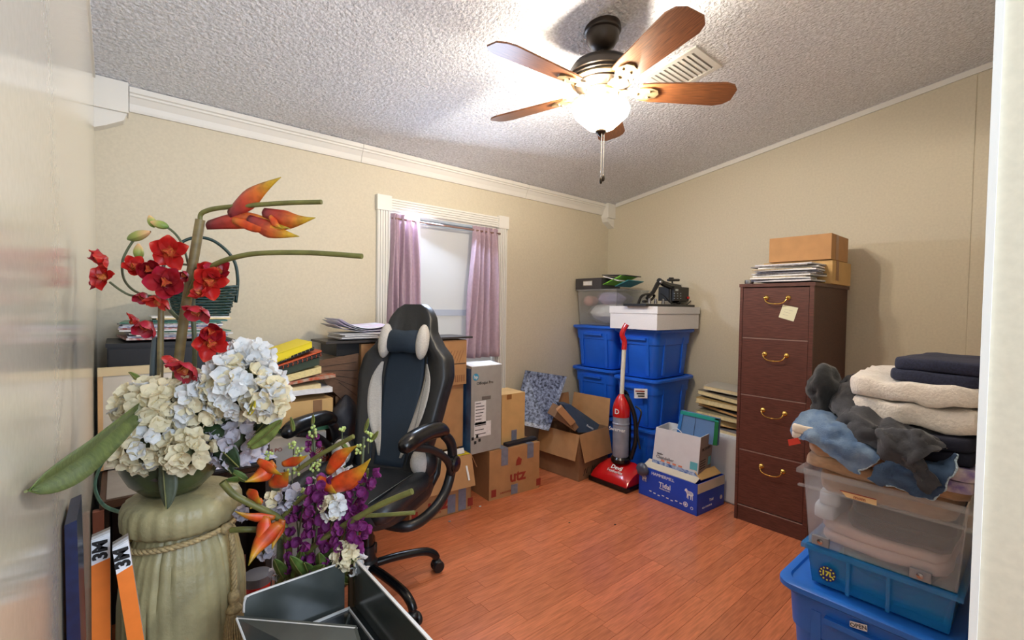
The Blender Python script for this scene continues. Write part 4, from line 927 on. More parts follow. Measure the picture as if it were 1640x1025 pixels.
bc = root('black_cabinet', 'black cabinet against the window wall holding magazines and a green basket', 'cabinet', (.17, 2.37, 0))
part('carcass', MB().box(-.03, .372, 2.21, 2.53, 0, 1.022), mat('cabinet_black', (22,22,28), .5, bump=(60,.1)), bc, bev=.002)
part('top', MB().box(-.034, .376, 2.205, 2.535, 1.022, 1.036), MATS['cabinet_black'], bc, bev=.002)
for x0, x1 in ((-.026, .169), (.173, .368)): part('door', MB().box(x0, x1, 2.198, 2.209, .03, 1.015), MATS['cabinet_black'], bc, bev=.002)
mgz = [mat('magazine_red', (170,70,70), .4, nz=(70,.5), c2=(214,206,206)), mat('magazine_blue', (90,96,150), .4, nz=(70,.5), c2=(210,210,220)), paper, mat('magazine_dark2', (70,60,60), .4, nz=(80,.5), c2=(200,196,190)), mat('magazine_green', (60,120,100), .4), paper]
z_ = stack(11, .02, .345, 2.22, 2.50, 1.037, .0062, mgz, 'magazine', 'magazine in the untidy pile under the green basket on the black cabinet', 'magazine', 'magazines on the black cabinet', .02, 9, labs_for(11, ['red and white', 'blue and white', 'white', 'dark', 'green', 'white'], 'magazine', 'of the untidy pile on the black cabinet'))
z_ = stack(3, .10, .36, 2.24, 2.48, z_, .006, [mat('magazine_teal', (50,110,100), .4), paperc, paper], 'magazine', 'x', 'magazine', None, .004, 3, labs=['teal edged magazine near the top of the pile under the basket', 'cream magazine second from the top under the green basket', 'white magazine directly under the green basket'])
pn = PY(342, 560, 2.197); single('pink_card', MB().box(.315, .345, 2.192, 2.196, .96, 1.03), mat('pink', (230,70,150), .7), 'bright pink paper card on the front of the black cabinet', 'card')
# basket
gr = mat('dark_green_wicker', (18,52,50), .4, bump=(120,.3)); bs = root('wicker_basket', 'dark green wicker basket with a tall hoop handle on magazines', 'basket', (.285, 2.365, z_))
bz0 = z_+.004; bc_ = V((.275, 2.36, 0)); hb_ = .115
for k in range(11):
    t = k/10; rx = .095+.035*t; ry = .075+.03*t; b = MB(); pts = []
    for j in range(49):
        a = 2*math.pi*j/48; wv = 1+.028*math.sin(a*12+math.pi*(k % 2)); pts.append(bc_+V((rx*wv*math.cos(a), ry*wv*math.sin(a), bz0+.006+hb_*t*(1)+.012*t*math.cos(a)**2)))
    b.tube(pts, .0058, 6, cap=False); part('wicker_row', b, gr, bs, smooth=True)
for k in range(12):
    a = 2*math.pi*(k+.5)/12; part('stake', MB().tube([bc_+V((.094*math.cos(a), .074*math.sin(a), bz0+.004)), bc_+V((.128*math.cos(a), .103*math.sin(a), bz0+hb_+.012))], .004, 6), gr, bs)
part('basket_bottom', MB().lathe([(.001, 0), (1, 0), (1, .008), (.001, .008)], (bc_.x, bc_.y, bz0), 28, Matrix.Diagonal((.094, .074, 1))), gr, bs)
hp_ = []
for dx in (0, .009):
    pts = [bc_+V((-.126, dx, bz0+.06)), bc_+V((-.134, dx, bz0+.16)), bc_+V((-.118, dx, bz0+.25)), bc_+V((-.06, dx, bz0+.315)), bc_+V((.0, dx, bz0+.335)), bc_+V((.06, dx, bz0+.315)), bc_+V((.118, dx, bz0+.25)), bc_+V((.134, dx, bz0+.16)), bc_+V((.126, dx, bz0+.06))]
    part('handle', MB().tube(cat(pts, 5), .006, 8), gr, bs, smooth=True)
# white panel with pale wooden frame leaning on the cabinet
wp = root('framed_panel', 'white panel with a pale wooden frame leaning in front of the black cabinet', 'panel', (.15, 2.15, .6))
q = [PY(151, 604, 2.16), PY(300, 592, 2.16), PY(300, 700, 2.11), PY(147, 706, 2.11)]; q[0].x = q[3].x = -.055; q[2].z = q[3].z = .606
q[0].z = q[1].z = .955
fc_ = V((0, .012, 0))
part('panel_sheet', MB().slab([q[0]+V((.015,0,-.03)), q[1]+V((-.01,0,-.03)), q[2], q[3]], fc_), mat('panel_white', (206,200,190), .6, nz=(7,.06)), wp)
pf = mat('pale_wood', (206,168,122), .6, nz=(10,.12))
part('frame_rail', MB().slab([q[0]+V((0,-.004,-.03)), q[1]+V((0,-.004,-.03)), q[1]+V((0,-.004,0)), q[0]+V((0,-.004,0))], (0, .02, 0)), mat('rail_cream', (222,204,166), .7, nz=(9,.06)), wp)
part('frame_stile', MB().slab([q[0]+V((0,-.004,-.03)), q[0]+V((.014,-.004,-.03)), q[3]+V((.014,-.004,0)), q[3]+V((0,-.004,0))], (0, .02, 0)), pf, wp)
# boxes behind the right hand flowers
def pbox(nm, lab, ct, px0, px1, yt, yb, Y, dep, mt, skew=0, bev=.002, zb=None):
    a, b_ = PY(px0, yt, Y), PY(px1, yb, Y); z0_ = b_.z if zb is None else zb
    zt_ = PY((px0+px1)/2, yt, Y).z
    o = root(nm, lab, ct, ((a.x+b_.x)/2, Y+dep/2, z0_)); part('body', MB().hexa([(a.x, Y, z0_), (b_.x, Y+skew, z0_), (b_.x, Y+dep, z0_), (a.x, Y+dep, z0_), (a.x, Y, zt_), (b_.x, Y+skew, zt_), (b_.x, Y+dep, zt_), (a.x, Y+dep, zt_)]), mt, o, bev=bev); return o, a, b_, z0_, zt_
o, a, b_, z0_, z1_ = pbox('carton', 'large pale carton with red ring print behind the flowers and the desk', 'carton', 432, 522, 697, 820, 2.18, .33, mat('carton_pale', (190,180,168), .8, nz=(10,.06)), zb=0)
zc_ = z1_
for k, (x_, y_, r_) in enumerate(((505,716,.030),(505,716,.022),(505,716,.014),(522,727,.032),(522,727,.024),(522,727,.016),(512,733,.02))):
    c_ = PY(x_, y_, 2.179); part('ring_print', MB().tube([c_+V((r_*math.cos(t*math.pi/10), 0, r_*math.sin(t*math.pi/10))) for t in range(21)], .0022, 4, cap=False), inkr, o)
lettering('98 PO', .017, PY(440, 722, 2.178), (1,0,0), U, inkr, o)
o, a, b_, z0_, z1_ = pbox('green_box', 'flat green box lying on the pale carton by the chair arm', 'box', 452, 527, 681, 697, 2.20, .29, mat('box_green', (44,96,74), .6), zb=zc_+.002)
o, a, b_, z0_, z2_ = pbox('carton', 'tan carton full of papers behind the left chair arm', 'carton', 447, 533, 642, 678, 2.19, .33, cardl, zb=z1_+.003)
part('tape', MB().box(b_.x-.09, b_.x-.05, 2.1885, 2.1895, z1_+.005, z2_-.002), card2, o)
xa_, xb_ = PY(425, 600, 2.2).x, PY(540, 600, 2.2).x
zp = z2_+.002
items = [('paper_bag', 'crumpled white paper bag bulging from the tan carton', paper, .028), ('book', 'cream paged book leaning in the pile on the tan carton', paperc, .030), ('magazine', 'glossy orange spotted magazine in the pile on the tan carton', mat('magazine_orange', (186,170,150), .4, nz=(40,.5), c2=(190,80,40)), .018), ('note_pad', 'thick cream note pad below the green folder on the tan carton', mat('cream_pages', (226,208,150), .8, nz=(90,.1)), .030), ('folder', 'dark green folder lying on the note pad', mat('dark_green', (52,66,50), .6), .034), ('folder', 'black folder with orange edges near the top of the pile', mat('folder_orange', (40,34,34), .5), .012), ('binder', 'orange edged binder under the yellow tray', mat('orange_dark', (196,84,40), .5), .007), ('binder', 'black spiral binder directly under the yellow tray', black, .014)]
for k, (nm, lab, mt, th_) in enumerate(items):
    x0 = xa_+(.03, .0, .06, .01, .0, .02, .03, .03)[k]-.03; x1 = x0+(.28, .26, .27, .25, .25, .24, .23, .2)[k]; yy0 = 2.17+(.0, .01, .015, .005, .0, -.01, 0, .01)[k]; tl_ = (.0, .012, .02, .045, .055, .065, .068, .07)[k]; dz = V((0,0,th_))
    p = [V((x0, yy0, zp)), V((x1, yy0+.01, zp+tl_)), V((x1, yy0+.28, zp+tl_)), V((x0, yy0+.27, zp))]
    if nm in ('paper_bag', 'magazine'): 
        g = [[lerp(lerp(p[0], p[1], i/6), lerp(p[3], p[2], i/6), j/6)+dz+U*.006*noise.noise(V((i*1.3, j*1.1, k))) for j in range(7)] for i in range(7)]; single(nm, MB().grid(g, th_*.8), mt, lab, nm.replace('_', ' '))
    else:
        o = root(nm, lab, nm.replace('_', ' '), tuple(p[0])); part('pages', MB().slab(p, dz), mt, o, bev=.001)
        if k in (5, 7):
            for j in range(12):
                c_ = lerp(p[0], p[1], (j+.5)/12)+dz*.5; part('spiral_ring', MB().tube([c_+V((0, -.004+.007*math.cos(t*math.pi/5), .007*math.sin(t*math.pi/5))) for t in range(11)], .0012, 4, cap=False), steel if k == 7 else MATS['orange_dark'], o)
    zp += th_*.95+.001
x0 = xa_+.01; yt_ = root('yellow_tray', 'bright yellow tray tilted on top of the paper pile', 'tray', (x0+.1, 2.3, zp))
ym = mat('bright_yellow', (232,212,30), .5)
P4 = [V((x0, 2.18, zp+.0)), V((x0+.18, 2.19, zp+.055)), V((x0+.18, 2.42, zp+.055)), V((x0, 2.40, zp))]
part('tray_base', MB().slab(P4, (0,0,.004)), ym, yt_)
for i in range(4): a, b_ = P4[i], P4[(i+1) % 4]; part('tray_wall', MB().slab([a, b_, b_+V((0,0,.035)), a+V((0,0,.035))], (P4[(i+2) % 4]-b_).normalized()*.003), ym, yt_)
part('tray_cover', MB().slab([p+V((0,0,.036)) for p in P4], (0,0,.003)), ym, yt_)
# brown open carton with black bag, left of chair back
oc = root('dark_carton', 'dark brown carton with a raised flap left of the chair back', 'carton', (.86, 2.4, 0))
open_box(oc, [(.80,2.26,0), (.925,2.26,0), (.925,2.53,0), (.80,2.53,0)], .74, card2)
qf = [PY(497,580,2.235), PY(574,566,2.235), PY(574,655,2.235), PY(556,648,2.235), PY(528,622,2.235)]
part('flap', MB().slab(qf, (0,.006,0)), mat('flap_brown', (104,78,60), .85, nz=(30,.12), stretch=(1,1,5)), oc, label='dark raised flap with printed lines')
for k in range(5):
    a = lerp(qf[0], qf[4], .2+.15*k)+V((.02+.01*k,-.001,0)); c_ = lerp(qf[1], qf[2], .15+.15*k)+V((-.01,-.001,0)); part('printed_line', MB().tube([a, c_], .0012, 4), inkb, oc)
bundle('black_bag', 'limp black bag slumped beside the gaming chair back', tuple(PY(553, 675, 2.19)+V((0,0,-.01))), .075, .045, .14, mat('bag_black', (34,32,38), .55, bump=(30,.4)), 21, cat_='bag')
single('black_case', MB().box(PY(539,560,2.27).x, .927, 2.27, 2.5, .935, .998), black, 'small black case tucked under the left end of the dark board', 'case', bev=.006)
# laptop and papers on the desk right end
lt = root('laptop', 'closed black laptop with papers on it at the right end of the desk', 'laptop', (.34, 1.95, .602))
part('laptop_base', MB().box(.19, .43, 1.80, 1.99, .602, .616), blackg, lt, bev=.003); part('laptop_lid', MB().box(.19, .43, 1.80, 1.99, .617, .624), black, lt, bev=.003)
for k, (x0, y0, lab, mt) in enumerate(((.22, 1.82, 'lilac white paper sheet on the closed laptop', mat('paper_lilac', (196,196,222), .6)), (.29, 1.81, 'blue printed leaflet on the right corner of the laptop', mat('leaflet_blue', (90,110,180), .4, nz=(40,.5), c2=(214,214,226))), (.24, 1.86, 'grey paper sheet lying askew on the laptop papers', mat('paper_grey', (176,168,166), .6)))):
    single('paper_sheet', MB().slab([(x0, y0, .625+.003*k), (x0+.15, y0+.01*k, .625+.003*k), (x0+.14, y0+.12, .626+.003*k), (x0-.01, y0+.11, .626+.003*k)], (0,0,.002)), mt, lab, 'paper')
single('green_ribbon', MB().tube(cat([AT(198,700,1.25), AT(168,735,1.22), AT(152,775,1.2), AT(165,808,1.18), AT(200,822,1.14), AT(245,828,1.0)], 6), .005, 6, flat=.35), mat('ribbon_green', (70,110,96), .5, nz=(60,.3)), 'grey green ribbon looping from the flowers round the left of the bowl', 'ribbon', smooth=True)
# things in the dark gap beside the plinth
rb_ = root('red_tub', 'red tub with a grey lid on a crate behind the plinth tassel', 'tub', tuple(AT(412, 940, 1.35)))
p = AT(412, 935, 1.35); part('tub_body', MB().lathe([(.03, p.z-.06), (.036, p.z+.005)], (p.x, p.y, 0), 20), redm, rb_, smooth=30); part('tub_lid', MB().lathe([(.037, p.z+.005), (.038, p.z+.03), (.03, p.z+.034), (.001, p.z+.034)], (p.x, p.y, 0), 20), mat('lid_grey', (96,98,110), .4), rb_, smooth=30)
zb_ = p.z-.061
cr_ = root('dark_crate', 'dark wooden crate in the gap behind the plinth under the red tub', 'crate', (p.x, p.y, 0))
for k in range(5):
    z0_ = .01+(zb_-.01)*k/5; z1_ = z0_+(zb_-.01)/5-.01
    for (x0, x1, y0, y1) in ((p.x-.06, p.x+.10, p.y-.06, p.y-.052), (p.x-.06, p.x+.10, p.y+.052, p.y+.06), (p.x-.06, p.x-.052, p.y-.05, p.y+.05), (p.x+.092, p.x+.10, p.y-.05, p.y+.05)): part('slat', MB().box(x0, x1, y0, y1, z0_, z1_), desk_w, cr_)
for sx_ in (-.052, .084):
    for sy_ in (-.052, .044): part('corner_post', MB().box(p.x+sx_, p.x+sx_+.008, p.y+sy_, p.y+sy_+.008, 0, zb_-.002), desk_w, cr_)
part('crate_top', MB().box(p.x-.06, p.x+.10, p.y-.06, p.y+.06, zb_-.008, zb_-.001), desk_w, cr_)

# ================================================================== right foreground pile
tote('large blue tote on the floor under the clear bins in the right foreground', 1.44, 2.02, .085, .50, 0, .42, None, mat('blue_tote_bright', (36,112,208), .4, nz=(5,.1)))
tt = root('tote_tag', 'small white tag lettered in black on the front of the foreground blue tote', 'tag', (1.45, .25, .36))
q = [PX(1361,994,1.452), PX(1389,1001,1.452), PX(1389,1012,1.452), PX(1361,1003,1.452)]; part('tag_card', MB().slab(q, (-.001,0,0)), paper, tt)
lettering('OPEN', .010, (q[0]+q[2])/2+V((-.0015,0,0)), q[1]-q[0], U, inkb, tt)
lt_ = bin_('blue_bin', 'clear blue bin marked 17L between the big tote and the clothes bins', 1.49, 1.93, .125, .435, .422, .530, clearb, .012, .004)
for yy in (.335, .25): part('rib', MB().box(1.478, 1.496, yy-.004, yy+.004, .428, .518), MATS['clear_blue_plastic'], lt_)
p = PX(1325, 919, 1.485); disc(lt_, p, .021, (0,-1,0), (-1,0,0), mat('badge_navy', (30,36,110), .6), 'badge')
for k in range(12):
    a = 2*math.pi*k/12; disc(lt_, p+V((-.0012, -.0165*math.cos(a), .0165*math.sin(a))), .0022, (0,-1,0), (-1,0,0), mat('badge_yellow', (230,220,70), .6), 'badge_dot')
lettering('17L', .013, p+V((-.0015,0,0)), (0,-1,0), U, MATS['badge_yellow'], lt_, bold=.0008)
bundle('folded_cloth', 'teal cloth inside the clear blue bin', (1.71, .28, .475), .17, .12, .035, mat('cloth_seagreen', (60,140,150), .9), 31)
single('folded_cloth', MB().box(1.53, 1.9, .15, .41, .43, .44), MATS['cloth_seagreen'], 'flat teal cloth on the bottom of the clear blue bin', 'garment', bev=.003)
cb2 = bin_('clear_bin', 'clear bin of dark and pale clothes labelled mom beneath the clothes heap', 1.475, 1.95, .11, .445, .533, .745, clearf, .015, .003, clearf, .014)
for yy in (.40, .19):
    lc = part('latch', MB().box(1.478, 1.488, yy-.02, yy+.02, .538, .562), mat('latch_grey', (140,140,146), .3), cb2, bev=.002); part('latch_pin', MB().lathe([(.001, 0), (.007, 0), (.007, .003), (.001, .004)], (1.478, yy, .55), 12, Matrix.Rotation(-math.pi/2, 3, 'Y')), steel, lc)
part('rim_band', MB().box(1.462, 1.476, .10, .455, .695, .70), clearf, cb2)
def folded(nm, lab, P4, z0, h, layers, mt, sd, nzz=.006, ct='garment', rnd_=.45, tilt=None, n=22, grp=None, ns=14):
    P4 = [V((*p, 0)) if len(p) == 2 else V(p) for p in P4]; b = MB()
    for L_ in range(layers):
        lh = h/layers; zc0 = z0+lh*(L_+.5); jit = V((R.uniform(-.004, .004), R.uniform(-.006, .006), 0)); rings = []
        m = 9
        for i in range(m+1):
            ph = -math.pi/2+math.pi*i/m; rr = abs(math.cos(ph))**rnd_; zz = math.copysign(abs(math.sin(ph))**.8, math.sin(ph))*lh*.5; ring = []
            for j in range(n*2):
                a = math.pi*j/n; ca, sa = math.cos(a), math.sin(a); sc_ = 1/max(abs(ca), abs(sa)); k_ = .82*sc_+.18
                u, v_ = ca*k_*.97, sa*k_*.97; u, v_ = max(-1, min(1, u)), max(-1, min(1, v_))
                rr2 = 1-(1-rr)*.10 if rr > .02 else 0.0
                u, v_ = u*rr2, v_*rr2
                p = lerp(lerp(P4[0], P4[1], (u+1)/2), lerp(P4[3], P4[2], (u+1)/2), (v_+1)/2)+jit
                q = p+V((0, 0, zc0+zz)); d_ = noise.noise_vector(V((q.x*ns, q.y*ns, q.z*ns*.6))+V((sd*9+L_*2.3, sd, 0)))*nzz
                d2_ = noise.noise_vector(V((q.x*45, q.y*45, q.z*30))+V((sd, 0, L_)))*nzz*.3; ring.append(q+d_+d2_)
            rings.append(ring)
        # fill the caps with rings shrinking to the centre
        def cap(ring, up):
            out = []
            c_ = sum(ring, V())/len(ring)
            for t in (.75, .5, .25): out.append([lerp(c_, p, t)+noise.noise_vector(lerp(c_, p, t)*ns+V((sd*3, L_, 0)))*nzz*.9 for p in ring])
            return out
        top = rings[-2]; bot = rings[1]; allr = cap(bot, 0)[::-1]+rings[1:-1]+cap(top, 1); nn_ = n*2
        b.add([p for r_ in allr for p in r_], [(i*nn_+j, i*nn_+(j+1) % nn_, (i+1)*nn_+(j+1) % nn_, (i+1)*nn_+j) for i in range(len(allr)-1) for j in range(nn_)]+[tuple(range(nn_))[::-1], tuple(range((len(allr)-1)*nn_, len(allr)*nn_))])
    return single(nm, b, mt, lab, ct, grp, smooth=60)
cw_ = mat('fleece_white', (224,214,204), .95, nz=(120,.06), bump=(160,.9,.003), sheen=.4)
tanf = mat('tan_blanket', (176,140,108), .92, nz=(40,.12), bump=(120,.4), stretch=(1,1,3), sheen=.3)
navy = mat('navy_denim', (30,34,58), .85, nz=(200,.3), bump=(260,.4))
denim = mat('light_denim', (84,110,146), .9, nz=(22,.28), bump=(260,.6), c2=(124,146,172))
denimd = mat('mid_denim', (36,56,86), .9, nz=(20,.3), bump=(260,.6), c2=(68,92,122))
blk = mat('black_cloth', (30,31,35), .9, nz=(60,.15), bump=(180,.4), sheen=.2)
gry = mat('charcoal_cloth', (52,52,58), .9, nz=(60,.15), bump=(180,.4), sheen=.2)
# inside the clear bin
folded('dark_garment', 'charcoal garment showing through the wall of the clear bin', [(1.495,.13),(1.90,.14),(1.90,.36),(1.495,.355)], .603, .078, 2, blk, 41, .004)
folded('pale_garment', 'pale pinkish fleece at the bottom of the clear bin', [(1.50,.135),(1.92,.14),(1.92,.42),(1.50,.42)], .54, .06, 2, mat('fleece_pinkish', (222,196,190), .95, bump=(120,.5)), 42, .005)
folded('pale_garment', 'white shirt at the left end inside the clear bin', [(1.50,.37),(1.90,.375),(1.90,.425),(1.50,.425)], .603, .08, 2, mat('shirt_bluewhite', (214,220,230), .9, bump=(100,.3)), 43, .003)
folded('tan_blanket', 'tan blanket bulging out over the rim of the clear bin', [(1.474,.10),(1.93,.10),(1.93,.462),(1.474,.462)], .748, .075, 2, tanf, 44, .008)
folded('tan_blanket', 'tan folded blanket filling the top of the clear bin below the rim', [(1.492,.125),(1.92,.125),(1.92,.43),(1.492,.43)], .684, .062, 1, tanf, 54, .004)
pl_ = root('name_label', 'cream label with a red line lettered mom on the clear bin rim', 'label', (1.46, .3, .74))
q = [PX(1346,785,1.452), PX(1404,800,1.452), PX(1404,810,1.452), PX(1356,796,1.452)]; part('label_strip', MB().slab(q, (-.001,0,0)), mat('label_cream', (226,190,140), .8), pl_); part('red_line', MB().tube([q[0]+V((-.002,0,0)), q[1]+V((-.002,0,0))], .0012, 5), inkr, pl_)
lettering('mom', .009, (q[0]+q[1]+q[2]+q[3])/4+V((-.002,0,-.001)), q[1]-q[0], U, inkr, pl_)
folded('pale_shorts', 'cream shorts with a red tag hanging at the left corner of the heap', [(1.462,.355),(1.62,.37),(1.62,.475),(1.462,.475)], .822, .045, 2, mat('shorts_cream', (220,206,190), .9, nz=(60,.06), bump=(160,.3)), 45, .006)
rt_ = root('red_tag', 'small red and white tag at the left tip of the cream shorts', 'tag', (1.46, .46, .86))
q = [PX(1262,704,1.458), PX(1278,701,1.458), PX(1283,710,1.458), PX(1264,714,1.458)]; part('tag_cloth', MB().slab(q, (-.002,0,0)), mat('tag_red', (206,60,44), .7), rt_)
# jeans leg draped to the right: rows of (px, py, X)
def dr(rows, **k): return loft([[PX(*p) for p in r] for r in rows], **k)
leg = dr([[(1268,690,1.49),(1280,668,1.50),(1312,660,1.53),(1340,668,1.58)],
          [(1284,703,1.465),(1302,690,1.46),(1335,680,1.475),(1375,682,1.55)],
          [(1312,716,1.455),(1335,706,1.445),(1370,700,1.46),(1410,705,1.53)],
          [(1345,738,1.448),(1370,724,1.438),(1400,722,1.45),(1430,728,1.52)],
          [(1378,760,1.446),(1392,742,1.438),(1415,732,1.445),(1438,738,1.50)]], nu=8, nv=8, nz=.009, ns=30, seed=3)
jo = root('jeans', 'light blue jeans leg draped over the front of the heap', 'jeans', (1.46, .35, .8))
part('denim_leg', MB().grid(leg, .006), denim, jo, smooth=60)
hemp = [leg[-1][j] for j in range(len(leg[0]))]
part('hem', MB().tube(hemp, .004, 8), mat('denim_hem', (170,190,206), .9, nz=(200,.4)), jo, smooth=True)
part('waist_seam', MB().tube([leg[i][3]+V((-.002,0,0)) for i in range(0, len(leg), 1)], .0022, 6), MATS['denim_hem'], jo, smooth=True)
leg2 = dr([[(1392,765,1.442),(1405,748,1.436),(1425,738,1.44),(1445,740,1.48)],
           [(1420,778,1.440),(1432,760,1.432),(1455,748,1.435),(1480,745,1.47)],
           [(1455,790,1.438),(1468,768,1.430),(1490,750,1.435),(1510,742,1.47)],
           [(1498,800,1.436),(1515,775,1.430),(1528,752,1.436),(1534,732,1.47)]], nu=8, nv=8, nz=.009, ns=32, seed=8)
jo2 = root('jeans', 'darker blue jeans cuff hanging at the front right of the heap', 'jeans', (1.44, .2, .74))
part('denim_leg', MB().grid(leg2, .006), denimd, jo2, smooth=60)
part('hem', MB().tube([r_[0] for r_ in leg2], .003, 8), MATS['denim_hem'], jo2, smooth=True); part('hem', MB().tube(leg2[-1], .003, 8), MATS['denim_hem'], jo2, smooth=True)
blk_g = dr([[(1330,640,1.60),(1345,616,1.62),(1372,600,1.66),(1395,600,1.70)],
            [(1338,665,1.53),(1352,650,1.54),(1380,640,1.58),(1410,640,1.62)],
            [(1362,700,1.47),(1385,682,1.47),(1415,678,1.50),(1450,680,1.53)],
            [(1410,728,1.44),(1430,708,1.43),(1462,700,1.45),(1500,700,1.49)],
            [(1460,748,1.428),(1480,735,1.42),(1500,728,1.43),(1515,724,1.46)]], nu=10, nv=8, nz=.018, ns=24, seed=5)
bo = root('black_garment', 'black and charcoal garment slung across the middle of the heap', 'garment', (1.5, .3, .85))
part('cloth', MB().grid(blk_g, .008), gry, bo, smooth=60)
stl = dr([[(1440,735,1.425),(1452,728,1.422),(1466,724,1.43)],[(1462,765,1.422),(1476,756,1.418),(1490,752,1.424)],[(1482,790,1.424),(1494,782,1.42),(1508,778,1.424)]], nu=8, nv=6, nz=.010, ns=34, seed=2)
part('hanging_sleeve', MB().grid(stl, .006), gry, bo, smooth=60)
bundle('black_garment', 'crumpled black garment peeping out left of the white fleece', (1.62, .435, .93), .075, .05, .10, blk, 46, nz=1.0, n=26)
folded('black_garment', 'folded black trousers supporting the white fleece blanket', [(1.50,.12),(1.92,.12),(1.92,.41),(1.50,.38)], .828, .075, 2, blk, 47, .006)
folded('navy_garment', 'dark navy garment under the right end of the white fleece', [(1.475,.105),(1.9,.105),(1.9,.235),(1.475,.235)], .83, .065, 2, mat('navy_cloth', (24,26,44), .9, bump=(180,.4)), 48, .005)
folded('patterned_garment', 'purple and white garment at the right edge of the heap', [(1.462,.10),(1.55,.10),(1.55,.18),(1.462,.18)], .775, .055, 2, mat('purple_white', (120,104,156), .9, nz=(26,.5), c2=(214,200,196)), 49, .006)
folded('fleece_blanket', 'thick white fleece blanket folded on top of the dark clothes', [(1.487,.085),(1.93,.085),(1.95,.385),(1.51,.362)], .904, .112, 2, cw_, 50, .014, ct='blanket')
folded('navy_jeans', 'dark navy folded jeans on the very top of the heap', [(1.497,.085),(1.80,.075),(1.86,.235),(1.55,.285)], 1.010, .062, 2, navy, 51, .004, ct='jeans')

# ================================================================== plinth
PC = V((.112, 1.275, 0)); PS = .83; stone = mat('cream_glazed_ceramic', (138,130,96), .45, nz=(9,.12), bump=(80,.8), c2=(176,164,120))
pln = root('plinth', 'cream draped ceramic plinth tied with a rope holding the flower bowl', 'plinth', tuple(PC))
def fold_mod(amp, fr, sd):
    def f(a, z):
        t = math.sin(a*fr+sd+1.5*noise.noise(V((math.cos(a)*2, math.sin(a)*2, z*2.2+sd))))
        return 1+amp*(1-2.2*(1-abs(t))**2.2)*(.6+.6*noise.noise(V((math.cos(a)*1.5, math.sin(a)*1.5, z*1.5+3))))+.012*noise.noise(V((math.cos(a)*3, math.sin(a)*3, z*5)))
    return f
prof = [(.115, 0), (.128, .01), (.128, .05), (.120, .07), (.124, .14), (.131, .26), (.137, .38), (.138, .47), (.136, .54), (.130, .60), (.122, .640), (.108, .668), (.100, .69)]
pp = []
for (r0, z0), (r1, z1) in zip(prof, prof[1:]):
    for t in range(3): pp.append((r0+(r1-r0)*t/3, z0+(z1-z0)*t/3))
pp.append(prof[-1]); pp = [(r_*PS*(1.03 if z_ < .6 else 1), z_) for r_, z_ in pp]
part('draped_column', MB().lathe(pp, PC, 120, mod=fold_mod(.05, 19, 1)), stone, pln, smooth=70)
roll = [(.100, .688), (.118, .691), (.132, .703), (.134, .722), (.133, .738), (.126, .752), (.114, .760), (.10, .764), (.05, .765), (.001, .765)]
roll = [(r_*PS, z_) for r_, z_ in roll]
part('puffed_top', MB().lathe(roll, PC, 120, mod=lambda a, z: 1+(.04*abs(math.sin(a*13+1.5*noise.noise(V((math.cos(a)*2,math.sin(a)*2,7))))) if .69 < z < .76 else 0)), stone, pln, smooth=70)
ropem = mat('tan_rope', (170,148,104), .7, nz=(160,.25)); rp = pln
right = V((rt.x, rt.y, 0)).normalized(); ang0 = math.atan2(right.y, right.x)-.18
def twisted(path, r, nm):
    for k in range(3):
        pts = []; L_ = 0
        for i, p in enumerate(path):
            t_ = (path[min(i+1, len(path)-1)]-path[max(i-1, 0)]).normalized(); u = t_.orthogonal().normalized() if abs(t_.z) < .9 else V((1,0,0))
            u = (U-t_*t_.dot(U)); u = u.normalized() if u.length > .2 else V((1,0,0)); v_ = t_.cross(u)
            if i: L_ += (path[i]-path[i-1]).length
            a = L_*190+2*math.pi*k/3; pts.append(p+(u*math.cos(a)+v_*math.sin(a))*r*.5)
        part(nm, MB().tube(pts, r*.62, 6), ropem, rp, smooth=True)
ring = [PC+V((.1035*math.cos(a), .1035*math.sin(a), .672+.012*math.cos(a-ang0))) for a in [ang0+2*math.pi*i/150 for i in range(151)]]
twisted(ring, .0062, 'rope_strand')
kp = PC+V((.111*math.cos(ang0), .111*math.sin(ang0), .684)); od = V((math.cos(ang0), math.sin(ang0), 0))
drop = cat([kp, kp+od*.010+V((0,0,-.01)), kp+od*.016+V((0,0,-.05)), kp+od*.019+V((0,0,-.11)), kp+od*.018+V((0,0,-.150))], 14)
twisted(drop, .006, 'rope_strand'); part('knot', MB().blob(kp, .014, .014, .012, 10), ropem, rp, smooth=True)
tp = kp+od*.018+V((0,0,-.15))
ta = part('tassel', MB().lathe([(.004, .012), (.012, .004), (.011, -.012), (.008, -.018), (.014, -.026), (.017, -.032), (.015, -.037)], tp, 18), ropem, rp, smooth=True)
b = MB()
for k in range(26):
    a = 2*math.pi*k/26; b.tube([tp+V((.012*math.cos(a), .012*math.sin(a), -.034)), tp+V((.019*math.cos(a), .019*math.sin(a), -.07)), tp+V((.021*math.cos(a+.1), .021*math.sin(a+.1), -.108))], .0024, 5)
part('tassel_fringe', b, ropem, ta, kind='stuff')

